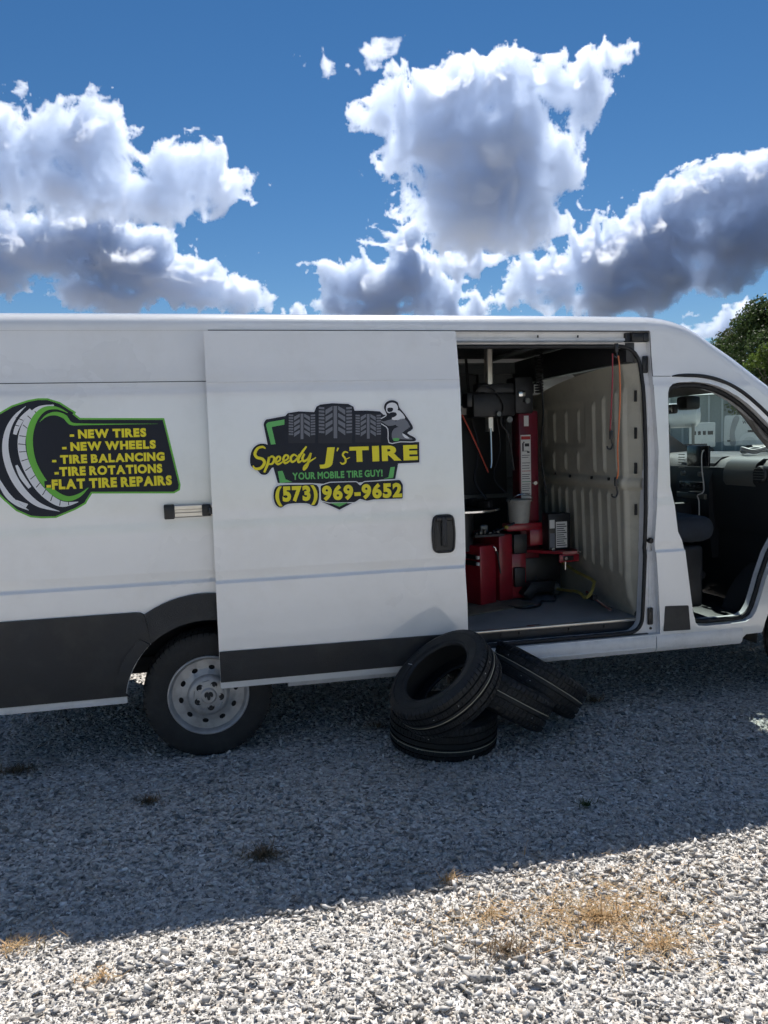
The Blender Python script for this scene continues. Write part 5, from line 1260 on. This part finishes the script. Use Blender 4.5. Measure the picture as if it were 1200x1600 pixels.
# ================================================================ trees
def leaf_mat(name, c):
    m = bpy.data.materials.new(name); m.use_nodes = True
    nt = m.node_tree; b = nt.nodes['Principled BSDF']; b.inputs['Roughness'].default_value = 0.55; b.inputs['Specular IOR Level'].default_value = 0.3
    g = nd(nt, 'ShaderNodeNewGeometry'); r = nd(nt, 'ShaderNodeValToRGB'); nt.links.new(g.outputs['Random Per Island'], r.inputs[0])
    r.color_ramp.elements[0].color = (c[0]*0.6, c[1]*0.65, c[2]*0.6, 1); r.color_ramp.elements[1].color = (c[0]*1.5, c[1]*1.35, c[2]*1.3, 1)
    nt.links.new(r.outputs[0], b.inputs['Base Color'])
    t = nd(nt, 'ShaderNodeBsdfTranslucent'); nt.links.new(r.outputs[0], t.inputs[0])
    mx = nd(nt, 'ShaderNodeMixShader'); mx.inputs[0].default_value = 0.30
    nt.links.new(b.outputs[0], mx.inputs[1]); nt.links.new(t.outputs[0], mx.inputs[2])
    nt.links.new(mx.outputs[0], nt.nodes['Material Output'].inputs[0])
    return m
M_BARK = mat('tree_bark', (0.09, 0.07, 0.05), 0.9, var=0.3, vscale=3)
def tree(label, base, h, rad, seed, lm, leaves=16000, leaf=0.20, trunk_r=0.28, low=0.18, group='trees beyond the van'):
    rs = random.Random(seed); rg_ = np.random.default_rng(seed)
    t = empty('broadleaf_tree', base); tag(t, label, 'tree', group)
    tube('trunk', [(0, 0, -0.1), (rs.uniform(-.15, .15), rs.uniform(-.15, .15), h*0.3), (rs.uniform(-.3, .3), rs.uniform(-.3, .3), h*0.75)], [trunk_r, trunk_r*0.8, trunk_r*0.25], M_BARK, t, seg=10)
    cl = []
    for k in range(46):
        u = rs.random(); z = h*(low+(0.93-low)*u)
        env = rad*math.sin(math.pi*min(0.97, 0.16+0.80*u))**0.7
        a = rs.uniform(0, 2*math.pi); d = env*math.sqrt(rs.uniform(0.15, 1.0))
        cl.append((d*math.cos(a), d*math.sin(a), z, rs.uniform(0.16, 0.30)*rad))
    for c in cl[::3]:
        tube('limb', [(0, 0, max(h*0.15, c[2]*0.55)), (c[0]*0.5, c[1]*0.5, c[2]*0.85), (c[0]*0.95, c[1]*0.95, c[2])], [trunk_r*0.35, trunk_r*0.2, 0.03], M_BARK, t, seg=6)
    per = leaves//len(cl); P_ = []
    for (x, y, z, r_) in cl:
        d = rg_.normal(0, 1, (per, 3)); d /= np.linalg.norm(d, axis=1)[:, None]; rr = r_*rg_.uniform(0.35, 1.15, (per, 1))**0.8
        P_.append(np.array([x, y, z])+d*rr*np.array([1, 1, 0.8]))
    P_ = np.concatenate(P_); n = len(P_)
    a = rg_.normal(0, 1, (n, 3)); a /= np.linalg.norm(a, axis=1)[:, None]; b = np.cross(a, rg_.normal(0, 1, (n, 3))); b /= np.linalg.norm(b, axis=1)[:, None]
    s = leaf*rg_.uniform(0.6, 1.3, (n, 1))
    q_ = np.stack([P_-a*s*0.6, P_+b*s*0.3, P_+a*s*0.6, P_-b*s*0.3], 1).reshape(-1, 3)
    me = np_mesh('crown', q_, np.arange(n*4, dtype=np.int32).reshape(-1, 4))
    add('crown', me, lm, t)
    return t
M_LEAF1 = leaf_mat('dark_green_leaves', (0.050, 0.085, 0.028)); M_LEAF2 = leaf_mat('yellow_green_leaves', (0.085, 0.135, 0.025)); M_LEAF3 = leaf_mat('olive_green_leaves', (0.065, 0.085, 0.035))
tree('large dark green leafy tree rising above the van windscreen', azp(1228, 98), 16.3, 8.9, 3, M_LEAF1, 34000, 0.36, 0.5)
tree('olive green tree with thin top left of the large dark tree', azp(1150, 108), 15.0, 4.8, 8, M_LEAF3, 13000, 0.36, 0.4)
tree('bright yellow-green small tree below the large dark tree', azp(1204, 88), 10.6, 4.2, 5, M_LEAF2, 10000, 0.32, 0.25)
tree('tall dark green tree at the far right behind the van nose', azp(1345, 100), 18.0, 8.0, 12, M_LEAF1, 15000, 0.4, 0.4)

# ================================================================ dry grass tufts in the gravel
M_STRAW = leaf_mat('dry_straw', (0.44, 0.31, 0.16)); M_DRY = leaf_mat('dead_brown_grass', (0.20, 0.145, 0.09)); M_WEED = leaf_mat('dull_green_weed', (0.10, 0.12, 0.04))
def blades(cx, cy, n, rx, ry, h, lean, seed, width=0.0022):
    rs = np.random.default_rng(seed); V = []; F = []
    for i in range(n):
        a = rs.uniform(0, 2*np.pi); d = abs(rs.normal(0, 0.5)); x0 = d*rx*np.cos(a); y0 = d*ry*np.sin(a)
        b = rs.uniform(0, 2*np.pi); L = h*rs.uniform(0.4, 1.2); le = lean*rs.uniform(0.3, 1.2)
        w = width*rs.uniform(0.6, 1.4); px, py = -np.sin(b)*w, np.cos(b)*w; z0 = gzf(cx+x0, cy+y0)+0.004
        k = len(V); m_ = 4
        for j in range(m_+1):
            t = j/m_; r_ = L*le*t**1.3; zz = z0+L*(1-0.55*le)*t-(L*le*0.55*t*t if le > 0.9 else 0)+0.012*(1-t)
            zz = max(zz, z0+0.010); ww = 1-0.8*t
            X, Y = x0+np.cos(b)*r_, y0+np.sin(b)*r_
            V += [(X-px*ww, Y-py*ww, zz), (X+px*ww, Y+py*ww, zz)]
        for j in range(m_): F.append((k+2*j, k+2*j+1, k+2*j+3, k+2*j+2))
    return V, F
def tuft(label, px, py, n, rx, ry, h, lean, m_, seed, width=0.0022, nm='dry_grass_tuft', wide=False):
    p = atZ(px, py, 0.0); V, F = blades(p.x, p.y, n, rx, ry, h, lean, seed, width)
    o = add(nm, pymesh(nm, V, F), m_, loc=(p.x, p.y, 0)); tag(o, label, 'grass', 'tufts of dry grass in the gravel')
    if wide: o['kind'] = 'stuff'
    return o
tuft('widest patch of straw-coloured dry grass on the sunlit gravel', 935, 1432, 1100, 0.48, 0.22, 0.060, 1.3, M_STRAW, 1, 0.0016, wide=True)
tuft('straw tuft at the lower right of the widest dry patch', 1035, 1475, 300, 0.26, 0.14, 0.060, 1.3, M_STRAW, 2, 0.0016, wide=True)
tuft('thin brown tuft left of the widest straw patch', 790, 1485, 170, 0.13, 0.07, 0.075, 1.1, M_DRY, 3, 0.0016)
tuft('sparse straw left of the widest patch, above the thin brown tuft', 770, 1430, 300, 0.34, 0.14, 0.05, 1.3, M_STRAW, 4, 0.0016, wide=True)
tuft('short straw sprig right at the shadow edge', 700, 1378, 50, 0.05, 0.03, 0.06, 0.9, M_STRAW, 5)
tuft('dark dead tuft in the middle of the van shadow', 410, 1340, 260, 0.10, 0.06, 0.065, 1.1, M_DRY, 6, 0.0018)
tuft('small dead tuft in the shadow below the rear wheel', 232, 1256, 180, 0.07, 0.04, 0.055, 1.0, M_DRY, 7, 0.0018)
tuft('brown tuft at the left edge under the van rear', 25, 1205, 420, 0.24, 0.09, 0.06, 1.15, M_DRY, 8, 0.0018)
tuft('orange-tan straw at the left edge of the shadow line', 28, 1482, 120, 0.14, 0.07, 0.05, 1.3, M_STRAW, 9, 0.0016, wide=True)
tuft('straw sprig near the lower left corner of the sunlit gravel', 155, 1535, 60, 0.08, 0.05, 0.05, 1.2, M_STRAW, 10, 0.0016)
tuft('dull green weed in the shadow right of the tyres', 915, 1262, 90, 0.05, 0.03, 0.05, 0.8, M_WEED, 11)
tuft('dead grass behind the right end of the tyre pile', 925, 1098, 160, 0.13, 0.06, 0.07, 0.85, M_DRY, 12)
tuft('dead grass on the gravel between wheel and tyre pile', 590, 1140, 120, 0.12, 0.05, 0.06, 0.85, M_DRY, 13)
p_ = atZ(818, 1338, 0.0)
V, F = blades(p_.x, p_.y, 3, 0.01, 0.01, 0.16, 0.35, 21, 0.0018); o = add('dry_grass_tuft', pymesh('dry_grass_tuft', V, F), M_STRAW, loc=(p_.x, p_.y, 0)); tag(o, 'single tall pale grass stalk standing at the shadow edge', 'grass', 'tufts of dry grass in the gravel')

# distant wood along the horizon
rgw = np.random.default_rng(77); Pw = []
for k in range(230):
    a = R(-75+150*k/229); d = 230+60*rgw.random(); c = np.array([d*math.sin(a)*1.2, d*math.cos(a), 0]); hgt = 7+6*rgw.random(); n = 150
    u = rgw.normal(0, 1, (n, 3)); u /= np.linalg.norm(u, axis=1)[:, None]
    Pw.append(c+np.array([0, 0, hgt*0.52])+u*np.array([4.6, 4.6, hgt*0.5])*rgw.uniform(0.5, 1.05, (n, 1)))
Pw = np.concatenate(Pw); n = len(Pw)
a_ = rgw.normal(0, 1, (n, 3)); a_ /= np.linalg.norm(a_, axis=1)[:, None]; b_ = np.cross(a_, rgw.normal(0, 1, (n, 3))); b_ /= np.linalg.norm(b_, axis=1)[:, None]
s_ = rgw.uniform(0.7, 1.3, (n, 1))
qw = np.stack([Pw-a_*s_, Pw+b_*s_*0.7, Pw+a_*s_, Pw-b_*s_*0.7], 1).reshape(-1, 3)
tw = bpy.data.objects.new('distant_wood', np_mesh('distant_wood', qw, np.arange(n*4, dtype=np.int32).reshape(-1, 4))); tw.data.materials.append(M_LEAF1); COL.objects.link(tw)
tw['kind'] = 'stuff'; tw['label'] = 'far-off green wood along the horizon'

# thin scatter of broken straw over the sunlit gravel round the patch
V, F = blades(1.45, -1.75, 420, 0.95, 0.36, 0.045, 1.35, 41, 0.0014)
o = add('straw_litter', pymesh('straw_litter', V, F), M_STRAW, loc=(1.45, -1.75, 0)); o['kind'] = 'stuff'; o['label'] = 'thin scatter of broken straw over the sunlit gravel'
